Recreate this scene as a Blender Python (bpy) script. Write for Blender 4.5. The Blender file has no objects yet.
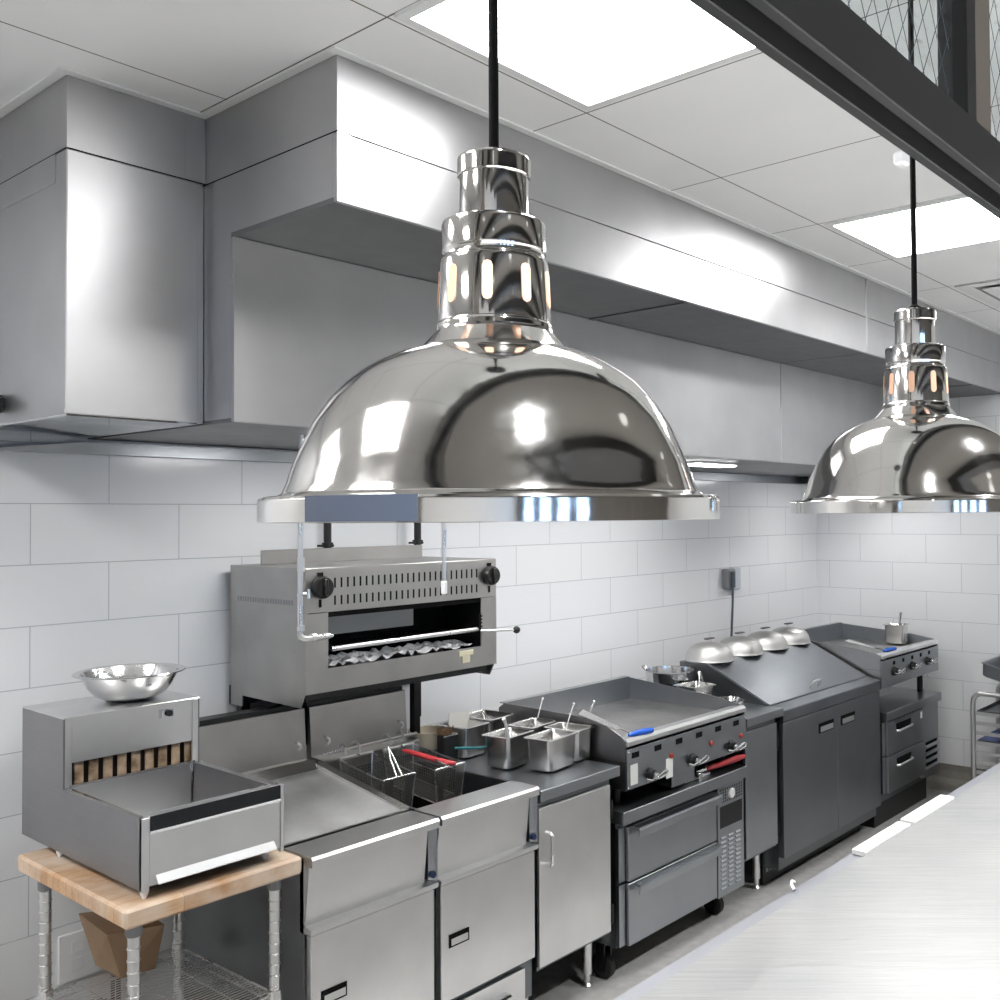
import bpy, bmesh, math, random
from mathutils import Matrix, Vector
random.seed(7)
PI = math.pi
SC = bpy.context.scene
COL = SC.collection

# ------------------------------------------------------------------ materials
def lin(c):
    return tuple(((v / 12.92) if v <= .04045 else ((v + .055) / 1.055) ** 2.4) for v in c)

def new_mat(name):
    m = bpy.data.materials.new(name); m.use_nodes = True
    nt = m.node_tree; b = nt.nodes['Principled BSDF']
    return m, nt, b

def noise_chain(nt, scale=(1, 1, 1), nscale=10, detail=3, rot=(0, 0, 0)):
    tc = nt.nodes.new('ShaderNodeTexCoord'); mp = nt.nodes.new('ShaderNodeMapping')
    if any(rot): mp.vector_type = 'TEXTURE'; scale = tuple(1 / v for v in scale)
    mp.inputs['Scale'].default_value = scale; mp.inputs['Rotation'].default_value = rot
    no = nt.nodes.new('ShaderNodeTexNoise'); no.inputs['Scale'].default_value = nscale
    no.inputs['Detail'].default_value = detail
    nt.links.new(tc.outputs['Object'], mp.inputs['Vector']); nt.links.new(mp.outputs[0], no.inputs['Vector'])
    return no

def ramp(nt, src, stops):
    r = nt.nodes.new('ShaderNodeValToRGB'); e = r.color_ramp.elements
    while len(e) < len(stops): e.new(.5)
    for i, (p, c) in enumerate(stops):
        e[i].position = p
        e[i].color = (*c, 1) if len(c) == 3 else c
    nt.links.new(src, r.inputs[0]); return r

def plain(name, rgb, rough=.5, metal=0., spec=.5, coat=0., bump=0., bscale=60, var=0.):
    m, nt, b = new_mat(name)
    b.inputs['Base Color'].default_value = (*lin(rgb), 1)
    b.inputs['Roughness'].default_value = rough; b.inputs['Metallic'].default_value = metal
    b.inputs['Specular IOR Level'].default_value = spec; b.inputs['Coat Weight'].default_value = coat
    if var:
        n = noise_chain(nt, nscale=bscale / 6, detail=5)
        a = lin(tuple(max(0, v - var) for v in rgb)); c = lin(tuple(min(1, v + var) for v in rgb))
        r = ramp(nt, n.outputs[0], [(.3, a), (.7, c)]); nt.links.new(r.outputs[0], b.inputs['Base Color'])
    if bump:
        n = noise_chain(nt, nscale=bscale); bp = nt.nodes.new('ShaderNodeBump')
        bp.inputs['Strength'].default_value = bump; bp.inputs['Distance'].default_value = .002
        nt.links.new(n.outputs[0], bp.inputs['Height']); nt.links.new(bp.outputs[0], b.inputs['Normal'])
    return m

def steel(name, v=.6, tint=(1, 1, 1), rough=.3, aniso=0., arot=0., stretch=(1, 1, 60), bump=.02, rvar=.1, wob=0., smear=0.):
    m, nt, b = new_mat(name)
    b.inputs['Metallic'].default_value = 1
    base = tuple(v * t for t in tint)
    n = noise_chain(nt, nscale=5, detail=4)
    r = ramp(nt, n.outputs[0], [(.3, tuple(x * (.94 - smear) for x in base)), (.7, tuple(min(1, x * 1.05) for x in base))])
    nt.links.new(r.outputs[0], b.inputs['Base Color'])
    n2 = noise_chain(nt, scale=stretch, nscale=8, detail=4)
    mr = nt.nodes.new('ShaderNodeMapRange'); mr.inputs['To Min'].default_value = max(.02, rough - rvar); mr.inputs['To Max'].default_value = rough + rvar
    nt.links.new(n2.outputs[0], mr.inputs[0]); nt.links.new(mr.outputs[0], b.inputs['Roughness'])
    bp = nt.nodes.new('ShaderNodeBump'); bp.inputs['Strength'].default_value = bump; bp.inputs['Distance'].default_value = .001
    nt.links.new(n2.outputs[0], bp.inputs['Height']); last = bp
    if wob:
        n3 = noise_chain(nt, nscale=2.2, detail=1); b2 = nt.nodes.new('ShaderNodeBump')
        b2.inputs['Strength'].default_value = wob; b2.inputs['Distance'].default_value = .05
        nt.links.new(n3.outputs[0], b2.inputs['Height']); nt.links.new(bp.outputs[0], b2.inputs['Normal']); last = b2
    nt.links.new(last.outputs[0], b.inputs['Normal'])
    if aniso:
        b.inputs['Anisotropic'].default_value = aniso; b.inputs['Anisotropic Rotation'].default_value = arot
        t = nt.nodes.new('ShaderNodeTangent'); t.direction_type = 'RADIAL'; t.axis = 'Z'
        nt.links.new(t.outputs[0], b.inputs['Tangent'])
    return m

def emit(name, rgb, s):
    m, nt, b = new_mat(name)
    b.inputs['Base Color'].default_value = (*rgb, 1)
    b.inputs['Emission Color'].default_value = (*rgb, 1); b.inputs['Emission Strength'].default_value = s
    return m

def tile_mat(name, axis, u0, v0, L=.423, h=.1707):
    m, nt, b = new_mat(name)
    tc = nt.nodes.new('ShaderNodeTexCoord'); sp = nt.nodes.new('ShaderNodeSeparateXYZ'); cb = nt.nodes.new('ShaderNodeCombineXYZ')
    nt.links.new(tc.outputs['Object'], sp.inputs[0])
    def sub(src, val, inv=False):
        a = nt.nodes.new('ShaderNodeMath'); a.operation = 'SUBTRACT'
        if inv: a.inputs[0].default_value = val; nt.links.new(src, a.inputs[1])
        else: a.inputs[1].default_value = val; nt.links.new(src, a.inputs[0])
        return a.outputs[0]
    nt.links.new(sub(sp.outputs[axis], u0), cb.inputs[0]); nt.links.new(sub(sp.outputs[2], v0), cb.inputs[1])
    br = nt.nodes.new('ShaderNodeTexBrick'); br.offset = .5; br.offset_frequency = 2
    br.inputs['Scale'].default_value = 1; br.inputs['Mortar Size'].default_value = .0014; br.inputs['Mortar Smooth'].default_value = .2
    br.inputs['Brick Width'].default_value = L; br.inputs['Row Height'].default_value = h; br.inputs['Bias'].default_value = 0
    br.inputs['Color1'].default_value = (*lin((.925, .93, .94)), 1); br.inputs['Color2'].default_value = (*lin((.935, .94, .945)), 1)
    br.inputs['Mortar'].default_value = (*lin((.74, .76, .785)), 1)
    nt.links.new(cb.outputs[0], br.inputs['Vector']); nt.links.new(br.outputs['Color'], b.inputs['Base Color'])
    bp = nt.nodes.new('ShaderNodeBump'); bp.invert = True; bp.inputs['Strength'].default_value = .5; bp.inputs['Distance'].default_value = .002
    nt.links.new(br.outputs['Fac'], bp.inputs['Height'])
    n = noise_chain(nt, nscale=9, detail=1); b2 = nt.nodes.new('ShaderNodeBump'); b2.inputs['Strength'].default_value = .05; b2.inputs['Distance'].default_value = .02
    nt.links.new(n.outputs[0], b2.inputs['Height']); nt.links.new(bp.outputs[0], b2.inputs['Normal'])
    nt.links.new(b2.outputs[0], b.inputs['Normal'])
    b.inputs['Roughness'].default_value = .16
    return m

def ceiling_mat():
    m, nt, b = new_mat('ceiling_tile')
    tc = nt.nodes.new('ShaderNodeTexCoord'); sp = nt.nodes.new('ShaderNodeSeparateXYZ'); nt.links.new(tc.outputs['Object'], sp.inputs[0])
    def M(op, a, c=None):
        n = nt.nodes.new('ShaderNodeMath'); n.operation = op
        for i, v in enumerate((a, c)):
            if v is None: continue
            if isinstance(v, (int, float)): n.inputs[i].default_value = v
            else: nt.links.new(v, n.inputs[i])
        return n.outputs[0]
    def line(axis, off):
        f = M('FLOORED_MODULO', M('SUBTRACT', sp.outputs[axis], off), .61)
        a = M('MULTIPLY', M('GREATER_THAN', f, .0232), M('LESS_THAN', f, .0272))
        return a
    lx = line(0, 1.2075 - .0); ly = line(1, 1.5575)
    mx = nt.nodes.new('ShaderNodeMixRGB'); nt.links.new(M('MAXIMUM', lx, ly), mx.inputs[0])
    n = noise_chain(nt, nscale=3, detail=4)
    r = ramp(nt, n.outputs[0], [(.3, lin((.955, .955, .96))), (.7, lin((.97, .97, .97)))])
    nt.links.new(r.outputs[0], mx.inputs[1]); mx.inputs[2].default_value = (*lin((.42, .40, .38)), 1)
    nt.links.new(mx.outputs[0], b.inputs['Base Color']); b.inputs['Roughness'].default_value = .7
    b.inputs['Specular IOR Level'].default_value = .3
    return m

def wood_mat():
    m, nt, b = new_mat('butcher_block')
    tc = nt.nodes.new('ShaderNodeTexCoord')
    br = nt.nodes.new('ShaderNodeTexBrick'); br.offset = .37; br.inputs['Scale'].default_value = 1
    br.inputs['Brick Width'].default_value = .21; br.inputs['Row Height'].default_value = .034; br.inputs['Mortar Size'].default_value = .0006
    br.inputs['Color1'].default_value = (*lin((.83, .69, .54)), 1); br.inputs['Color2'].default_value = (*lin((.74, .58, .43)), 1)
    br.inputs['Mortar'].default_value = (*lin((.55, .42, .30)), 1)
    nt.links.new(tc.outputs['Object'], br.inputs['Vector'])
    n = noise_chain(nt, scale=(3, 30, 30), nscale=6, detail=5)
    n2 = noise_chain(nt, nscale=7, detail=5)
    r2 = ramp(nt, n2.outputs[0], [(.42, (0, 0, 0)), (.62, (1, 1, 1))])
    mx = nt.nodes.new('ShaderNodeMixRGB'); mx.blend_type = 'MULTIPLY'; mx.inputs[0].default_value = .5
    r = ramp(nt, n.outputs[0], [(.3, (.62, .55, .5)), (.7, (1.0, 1.0, 1.0))])
    nt.links.new(br.outputs[0], mx.inputs[1]); nt.links.new(r.outputs[0], mx.inputs[2])
    mw = nt.nodes.new('ShaderNodeMixRGB'); mw.inputs[2].default_value = (*lin((.86, .80, .73)), 1)
    ml = nt.nodes.new('ShaderNodeMath'); ml.operation = 'MULTIPLY'; ml.inputs[1].default_value = .8
    nt.links.new(r2.outputs[0], ml.inputs[0]); nt.links.new(ml.outputs[0], mw.inputs[0]); nt.links.new(mx.outputs[0], mw.inputs[1])
    nt.links.new(mw.outputs[0], b.inputs['Base Color']); b.inputs['Roughness'].default_value = .55
    return m

def counter_mat():
    m, nt, b = new_mat('scratched_counter_steel'); b.inputs['Metallic'].default_value = 1
    n = noise_chain(nt, nscale=2.5, detail=4)
    r = ramp(nt, n.outputs[0], [(.35, (.41, .415, .415)), (.65, (.48, .48, .475))]); nt.links.new(r.outputs[0], b.inputs['Base Color'])
    s1 = noise_chain(nt, scale=(3, 90, 1), nscale=3, detail=6, rot=(0, 0, -.80)); s2 = noise_chain(nt, scale=(2, 120, 1), nscale=4, detail=5, rot=(0, 0, -1.12))
    ad = nt.nodes.new('ShaderNodeMath'); ad.operation = 'ADD'
    s3 = noise_chain(nt, scale=(1.5, 80, 1), nscale=2.2, detail=8, rot=(0, 0, -.92)); q3 = ramp(nt, s3.outputs[0], [(.3, (.90, .90, .90)), (.7, (1.06, 1.06, 1.05))])
    mc = nt.nodes.new('ShaderNodeMixRGB'); mc.blend_type = 'MULTIPLY'; mc.inputs[0].default_value = 1; nt.links.new(r.outputs[0], mc.inputs[1]); nt.links.new(q3.outputs[0], mc.inputs[2]); nt.links.new(mc.outputs[0], b.inputs['Base Color'])
    q1 = ramp(nt, s1.outputs[0], [(.5, (0, 0, 0)), (.72, (1, 1, 1))]); q2 = ramp(nt, s2.outputs[0], [(.55, (0, 0, 0)), (.75, (1, 1, 1))])
    nt.links.new(q1.outputs[0], ad.inputs[0]); nt.links.new(q2.outputs[0], ad.inputs[1])
    bp = nt.nodes.new('ShaderNodeBump'); bp.inputs['Strength'].default_value = .06; bp.inputs['Distance'].default_value = .001
    nt.links.new(ad.outputs[0], bp.inputs['Height']); nt.links.new(bp.outputs[0], b.inputs['Normal'])
    mr = nt.nodes.new('ShaderNodeMapRange'); mr.inputs['To Min'].default_value = .48; mr.inputs['To Max'].default_value = .36; nt.links.new(ad.outputs[0], mr.inputs[0]); nt.links.new(mr.outputs[0], b.inputs['Roughness'])
    return m

def pane_mat():
    m = bpy.data.materials.new('wired_glass'); m.use_nodes = True; nt = m.node_tree; nt.nodes.clear()
    out = nt.nodes.new('ShaderNodeOutputMaterial'); mix = nt.nodes.new('ShaderNodeMixShader')
    tr = nt.nodes.new('ShaderNodeBsdfTransparent'); tr.inputs[0].default_value = (.93, .95, .95, 1)
    gl = nt.nodes.new('ShaderNodeBsdfGlossy'); gl.inputs['Roughness'].default_value = .05
    n = noise_chain(nt, scale=(1, 1, 2.6), nscale=9, detail=4); n.inputs['Distortion'].default_value = 1.5
    bp = nt.nodes.new('ShaderNodeBump'); bp.inputs['Strength'].default_value = .35; bp.inputs['Distance'].default_value = .01
    nt.links.new(n.outputs[0], bp.inputs['Height']); nt.links.new(bp.outputs[0], gl.inputs['Normal'])
    n2 = noise_chain(nt, scale=(1, 1, 4), nscale=7, detail=5); n2.inputs['Distortion'].default_value = 2.5
    r = ramp(nt, n2.outputs[0], [(.60, (.05, .05, .05)), (.75, (.6, .6, .6))])
    nt.links.new(r.outputs[0], mix.inputs[0]); nt.links.new(tr.outputs[0], mix.inputs[1]); nt.links.new(gl.outputs[0], mix.inputs[2])
    nt.links.new(mix.outputs[0], out.inputs[0]); return m

M = dict(
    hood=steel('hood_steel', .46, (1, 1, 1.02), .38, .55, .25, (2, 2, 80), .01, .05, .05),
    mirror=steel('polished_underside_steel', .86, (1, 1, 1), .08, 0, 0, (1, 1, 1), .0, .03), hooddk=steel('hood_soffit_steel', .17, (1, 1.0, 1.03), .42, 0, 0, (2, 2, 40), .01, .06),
    steel=steel('brushed_steel', .74, (1, 1, 1.0), .32, 0, 0, (1, 1, 70), .015, .07, .03),
    steelw=steel('worn_steel', .45, (1, .985, .96), .36, 0, 0, (1, 1, 30), .02, .1, .03, .12),
    steelc=steel('cool_steel', .37, (.95, 1.0, 1.06), .33, 0, 0, (1, 1, 80), .012, .06, .03),
    steels=steel('darkened_side_steel', .30, (1, .98, 1.0), .36, 0, 0, (1, 1, 60), .01, .08, .03), steelp=steel('prep_table_steel', .24, (.94, 1.0, 1.08), .40, 0, 0, (1, 1, 80), .01, .05, .02), steeld=steel('dark_side_steel', .20, (.95, 1, 1.05), .35, 0, 0, (1, 1, 60), .01, .08),
    plate=steel('stained_cover_steel', .72, (1, 1, 1.0), .42, 0, 0, (4, 4, 4), .03, .12, .0, .25), grid=steel('cooking_plate_steel', .46, (1, .97, .93), .36, 0, 0, (4, 4, 4), .03, .12, .0, .25),
    pan=steel('pan_steel', .70, (1, .99, .97), .24, 0, 0, (1, 1, 30), .01, .06, .06),
    alu=steel('rack_aluminium', .55, (1, 1, 1), .48, 0, 0, (1, 1, 1), .01, .05), bowl=steel('bowl_steel', .72, (1, 1, 1), .14, 0, 0, (1, 1, 1), .01, .05, .05),
    chrome=steel('polished_nickel', .70, (1, .98, .95), .085, 0, 0, (9, 9, 9), .05, .05, .14, .06),
    wire=steel('zinc_wire', .76, (1, 1, 1.0), .28, 0, 0, (1, 1, 1), .0, .05),
    basket=steel('fry_basket_wire', .42, (1, .97, .93), .38, 0, 0, (1, 1, 1), .0, .05),
    foil=plain('crumpled_foil', (.93, .93, .94), .35, metal=.35, bump=.6, bscale=120),
    cloche=steel('cloche_aluminium', .54, (1, .99, .97), .5, 0, 0, (1, 1, 1), .02, .06),
    counter=counter_mat(),
    ledge=steel('ledge_steel', .42, (.96, .98, 1.06), .42, 0, 0, (1, 1, 1), .01, .05),
    tileb=tile_mat('white_wall_tile_back', 0, 1.1097 - .2115 - 40 * .423, 1.645 - 40 * .1707 - .1707),
    tiler=tile_mat('white_wall_tile_right', 1, 2.4888 - .2115 - 40 * .423, 1.645 - 40 * .1707 - .1707),
    ceil=ceiling_mat(), white=plain('white_paint', (.91, .91, .91), .55),
    trim=plain('white_ceiling_trim', (.90, .90, .90), .5),
    wallp=plain('warm_grey_plaster', (.36, .345, .33), .8, var=.08), dfloor=plain('pale_dining_floor', (.93, .92, .90), .5), dceil=plain('dining_ceiling', (.40, .39, .38), .8),
    floor=plain('grey_floor', (.60, .595, .585), .5, var=.03, bscale=160, bump=.15), cove=plain('grey_cove_base', (.50, .485, .455), .45, var=.06),
    black=plain('black_metal', (.03, .035, .04), .4), blackp=plain('black_plastic', (.035, .035, .04), .35),
    frame=plain('charcoal_frame_paint', (.13, .13, .138), .5), frame2=plain('taupe_frame_paint', (.40, .375, .35), .5),
    groove=plain('black_groove', (.012, .012, .015), .7), void=plain('dark_recess', (.01, .011, .013), .8, spec=.2),
    cord=plain('black_cord', (.02, .022, .026), .7, spec=.15), rubber=plain('caster_rubber', (.05, .05, .055), .5), red=plain('red_handle', (.74, .24, .26), .45), redk=plain('red_lens', (.62, .24, .18), .3),
    blue=plain('blue_handle', (.10, .37, .80), .4), bluet=plain('blue_tray_liner', (.08, .26, .58), .4), navy=plain('navy_button', (.10, .17, .30), .4), teal=plain('teal_handle', (.05, .40, .42), .4),
    brown=plain('brown_back_plate', (.20, .14, .09), .6, var=.05), kraft=plain('kraft_card', (.66, .55, .44), .8, var=.02), whitep=plain('white_plastic', (.93, .93, .93), .4), paper=plain('white_paper', (.92, .91, .88), .7),
    cream=plain('cream_ceramic', (.90, .86, .78), .35), board=plain('white_board', (.93, .93, .93), .5), bristle=plain('tan_bristle', (.42, .32, .22), .8),
    label=plain('white_sticker', (.93, .93, .92), .5), slate=plain('slate_patch', (.27, .30, .36), .4), tag=plain('yellowed_tag', (.83, .80, .70), .5),
    bun=plain('browned_slat', (.60, .50, .39), .5, var=.20, bscale=150, metal=.2), cable=plain('grey_cable', (.30, .34, .37), .5),
    greyp=plain('grey_plastic', (.52, .52, .53), .4), clearp=plain('pale_clear_cover', (.80, .82, .85), .25),
    oil=plain('dark_oil', (.03, .022, .015), .08), wood=wood_mat(), glass=pane_mat(),
    lamp=emit('lamp_diffuser', (1, .99, .98), 21.0), hoodlamp=emit('hood_lamp_glass', (1, .99, .98), 42.0),
    sky=emit('daylight_window', (.42, .64, 1.0), 5.0), bulb=emit('pendant_bulb', (1, .96, .90), 5.0), warm=emit('warm_lamp_glow', (1, .72, .58), .9),
    socket=plain('peach_slot_glow', (.93, .74, .62), .5), bandm=plain('black_glass_band', (.03, .05, .07), .2),
)

# ------------------------------------------------------------------ mesh builder
class MB:
    def __init__(s): s.v = []; s.f = []; s.sm = []; s.X = Matrix.Identity(4)
    def add(s, vs, fs, smooth=False):
        o = len(s.v)
        s.v += [s.X @ Vector(p) for p in vs]
        s.f += [tuple(i + o for i in f) for f in fs]; s.sm += [smooth] * len(fs)
        return s
    def _bm(s, bm, smooth=False):
        bm.verts.index_update()
        s.add([v.co.copy() for v in bm.verts], [tuple(v.index for v in f.verts) for f in bm.faces], smooth); bm.free(); return s
    def box(s, x0, x1, y0, y1, z0, z1, b=0., seg=1):
        if x1 < x0: x0, x1 = x1, x0
        if y1 < y0: y0, y1 = y1, y0
        if z1 < z0: z0, z1 = z1, z0
        bm = bmesh.new(); bmesh.ops.create_cube(bm, size=1)
        for v in bm.verts: v.co = Vector((x0 + (v.co.x + .5) * (x1 - x0), y0 + (v.co.y + .5) * (y1 - y0), z0 + (v.co.z + .5) * (z1 - z0)))
        if b: bmesh.ops.bevel(bm, geom=list(bm.edges), offset=min(b, .45 * min(x1 - x0, y1 - y0, z1 - z0)), segments=seg, affect='EDGES', profile=.5)
        return s._bm(bm, seg > 1)
    def prism(s, pts, a0, a1, axis='x', b=0.):
        """closed 2D outline swept along an axis: 'x' -> (y,z), 'y' -> (x,z), 'z' -> (x,y)"""
        def P(p, a): return {'x': (a, p[0], p[1]), 'y': (p[0], a, p[1]), 'z': (p[0], p[1], a)}[axis]
        bm = bmesh.new(); n = len(pts)
        A = [bm.verts.new(P(p, a0)) for p in pts]; B = [bm.verts.new(P(p, a1)) for p in pts]
        bm.faces.new(A); bm.faces.new(B[::-1])
        for i in range(n): bm.faces.new((A[i], A[(i + 1) % n], B[(i + 1) % n], B[i]))
        bmesh.ops.recalc_face_normals(bm, faces=list(bm.faces))
        if b: bmesh.ops.bevel(bm, geom=list(bm.edges), offset=b, segments=1, affect='EDGES')
        return s._bm(bm)
    def lathe(s, prof, c=(0, 0, 0), n=64, close=False):
        P2 = [Vector(p) for p in prof]; out = [P2[0]]
        for i in range(1, len(P2) - 1):
            a, b, d = P2[i - 1] - P2[i], P2[i + 1] - P2[i], P2[i]
            if a.length > 1e-7 and b.length > 1e-7 and (-a).angle(b) > .5:
                for v in (a, b):
                    q = d + v.normalized() * min(.12 * v.length, .0012)
                    if v is a: out += [q, d]
                    else: out.append(q)
            else: out.append(d)
        prof = [tuple(p) for p in out + [P2[-1]]]
        vs = []; fs = []; m = len(prof)
        for r, z in prof:
            for k in range(n):
                a = 2 * PI * k / n; vs.append((c[0] + r * math.cos(a), c[1] + r * math.sin(a), c[2] + z))
        for i in range(m if close else m - 1):
            j = (i + 1) % m
            for k in range(n): fs.append((i * n + k, i * n + (k + 1) % n, j * n + (k + 1) % n, j * n + k))
        if not close:
            if prof[0][0] > 1e-5: fs.append(tuple(range(n))[::-1])
            if prof[-1][0] > 1e-5: fs.append(tuple((m - 1) * n + k for k in range(n)))
        return s.add(vs, fs, True)
    def cyl(s, c, r, z0, z1, n=24): return s.lathe([(r, z0), (r, z1)], c, n)
    def tube(s, pts, r, n=8, cap=True):
        pts = [Vector(p) for p in pts]; vs = []; fs = []; m = len(pts); up = None
        for i, p in enumerate(pts):
            t = (pts[min(i + 1, m - 1)] - pts[max(i - 1, 0)]).normalized()
            if up is None: up = Vector((0, 0, 1)) if abs(t.z) < .9 else Vector((1, 0, 0))
            u = (up - t * up.dot(t)).normalized(); w = t.cross(u); up = u
            rr = r[i] if isinstance(r, (list, tuple)) else r
            for k in range(n):
                a = 2 * PI * (k + .5) / n; vs.append(p + u * rr * math.cos(a) + w * rr * math.sin(a))
        for i in range(m - 1):
            for k in range(n): fs.append((i * n + k, i * n + (k + 1) % n, (i + 1) * n + (k + 1) % n, (i + 1) * n + k))
        if cap: fs.append(tuple(range(n))[::-1]); fs.append(tuple((m - 1) * n + k for k in range(n)))
        return s.add(vs, fs, n > 4)
    def ball(s, c, r, n=20, sz=1.):
        return s.lathe([(max(1e-6, r * math.sin(PI * i / 10)), -r * sz * math.cos(PI * i / 10)) for i in range(11)], c, n)
    def build(s, name, mat, parent=None, label=None):
        if not s.v: return None
        o0 = parent_loc(parent)
        me = bpy.data.meshes.new(name)
        me.from_pydata([tuple(p - o0) for p in s.v], [], s.f)
        me.polygons.foreach_set('use_smooth', s.sm if any(s.sm) else [False] * len(s.f))
        me.update()
        bm = bmesh.new(); bm.from_mesh(me); bmesh.ops.recalc_face_normals(bm, faces=list(bm.faces)); bm.to_mesh(me); bm.free()
        if any(s.sm): me.set_sharp_from_angle(angle=math.radians(38))
        o = bpy.data.objects.new(name, me); COL.objects.link(o); me.materials.append(mat)
        if parent: o.parent = parent
        if label: o['label'] = label
        return o

def parent_loc(p):
    v = Vector((0, 0, 0))
    while p is not None: v += p.location; p = p.parent
    return v

def thing(name, label, cat, loc=(0, 0, 0), group=None):
    o = bpy.data.objects.new(name, None); COL.objects.link(o); o.location = loc; o.empty_display_size = .05
    o['label'] = label; o['category'] = cat
    if group: o['group'] = group
    return o

def tag(o, label, cat, group=None):
    o['label'] = label; o['category'] = cat
    if group: o['group'] = group
    return o

def struct(name, mb, mat, parent=None):
    o = mb.build(name, mat, parent)
    if parent is None: o['kind'] = 'structure'
    return o

def B(*a, **k): return MB().box(*a, **k)
def recenter(o, loc):
    """put a single-mesh thing's origin at its base"""
    d = Vector(loc); o.data.transform(Matrix.Translation(-d)); o.location = d; return o
def S(mb, name, mat, label, cat, loc, group=None): return tag(recenter(mb.build(name, mat), loc), label, cat, group)

DLW = 275
XR = 5.745   # inner face of the right wall
# ------------------------------------------------------------------ the setting
struct('floor', B(-3.1, XR + .1, .5, 3.1, -.1, 0), M['floor'])
struct('floor', B(-3.1, XR + .1, -4.6, .5, -.1, 0), M['dfloor'])
struct('wall_back', B(-3.1, XR + .1, 3.0, 3.1, 0, 3.1), M['tileb'])
struct('wall_right', B(XR, XR + .1, -4.6, 3.0, 0, 3.1), M['tiler'])
struct('wall_left', B(-3.1, -3.0, -4.6, 3.0, 0, 3.1), M['white'])
struct('wall_rear', B(-3.0, XR, -4.6, -4.5, 0, 3.1), M['wallp'])
w = MB().box(-3.0, XR, .42, .56, 0, .82); w.box(-3.0, -.12, .42, .56, .82, 3.0)
struct('wall_front', w, M['wallp'])
c = MB().box(-3.0, XR, .56, 3.0, 2.6, 2.7)
struct('ceiling', c, M['ceil'])
struct('ceiling', B(-3.0, XR, -4.5, .42, 2.95, 3.05), M['dceil'])
struct('wall_front', B(-.12, XR, .42, .56, 2.6, 3.0), M['wallp'])
# coved base along the right wall
struct('baseboard_right', MB().prism([(XR - .012, .125), (XR, .125), (XR, 0), (XR - .14, 0), (XR - .10, .006), (XR - .055, .022), (XR - .03, .05), (XR - .016, .09)], 1.0, 2.97, 'y'), M['cove'])
struct('baseboard_back', MB().prism([(2.988, .12), (3, .12), (3, 0), (2.87, 0), (2.94, .02), (2.98, .07)], .2, XR - .02, 'x'), M['cove'])
# white angle trim where hood housings meet the ceiling
t = MB()
for x0, x1, y0, y1 in ((1.235, XR, 1.763, 1.787), (1.235, 1.2589, 1.787, 2.3335), (.909, 1.235, 2.309, 2.3335), (.909, .9333, 2.3335, 3.0)):
    t.box(x0, x1, y0, y1, 2.5955, 2.5995, .001)
struct('trim_1', t, M['trim'])
for i, y in enumerate((-.8, -1.95, -3.2)):
    struct(f'trim_{i + 2}', B(-3.0, XR, y - .11, y + .11, 2.74, 2.95), M['frame'])  # beams added under the unseen dining ceiling to break up lamp reflections
# dining side windows (daylight seen reflected in the lamp rims)
for i, x in enumerate((-2.3, -1.45, -.6, .25)):
    f = MB()
    for a in ((x - .3, x - .25, 1.0, 2.2), (x + .25, x + .3, 1.0, 2.2), (x - .25, x + .25, 1.0, 1.05), (x - .25, x + .25, 2.15, 2.2), (x - .25, x + .25, 1.58, 1.62)):
        f.box(a[0], a[1], -4.5, -4.44, a[2], a[3])
    o = struct(f'window_{i + 2}', f, M['frame'])
    B(x - .25, x + .25, -4.498, -4.49, 1.05, 2.15).build('pane', M['sky'], o)
# the pass window: header beam, mullions and wired glass above it
o = thing('window_1', '', ''); del o['label']; del o['category']; o['kind'] = 'structure'
wb = MB()
wb.box(-.12, XR, .483, .4975, 2.10, 2.17, .0015).box(-.12, XR, .525, .541, 2.10, 2.17, .0015)
wb.box(-.12, XR, .4975, .525, 2.135, 2.17)
wb.build('header_beam', M['frame'], o)
B(-.12, XR, .4978, .5248, 2.128, 2.1349).build('beam_groove', M['groove'], o)
MULLS = (.20, 1.4225, 2.645, 3.87, 5.09)
for x in MULLS:
    p = B(x - .0185, x + .0185, .486, .53, 2.17, 2.6, b=.001).build('mullion', M['frame'], o)
    B(x - .0192, x - .0184, .4872, .507, 2.17, 2.6).build('mullion_groove', M['groove'], p)
    B(x + .0186, x + .088, .488, .53, 2.17, 2.6, b=.001).build('glazing_stop', M['frame2'], p)
edges = [-.12] + [v for x in MULLS for v in (x - .0185, x + .088)] + [XR]
for i in range(0, len(edges), 2):
    x0, x1 = edges[i], edges[i + 1]
    p = B(x0, x1, .508, .5115, 2.17, 2.6).build('glass_pane', M['glass'], o)
    wm = MB(); H = .43; pit = .046
    if i < 6:
        for sg in (1, -1):
            k = x0 - H
            while k < x1 + H:
                a, b2 = (k, 2.17), (k + sg * H * .62, 2.6)
                ta, tb = 0., 1.; d = b2[0] - a[0]
                lo, hi = sorted(((x0 - a[0]) / d, (x1 - a[0]) / d)); ta, tb = max(0, lo), min(1, hi)
                if tb - ta > .01:
                    wm.tube([(a[0] + d * q, .5125, 2.17 + .43 * q) for q in (ta, tb)], .00055, 4)
                k += pit
        wm.build('glass_wire', M['cable'], p)

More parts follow.
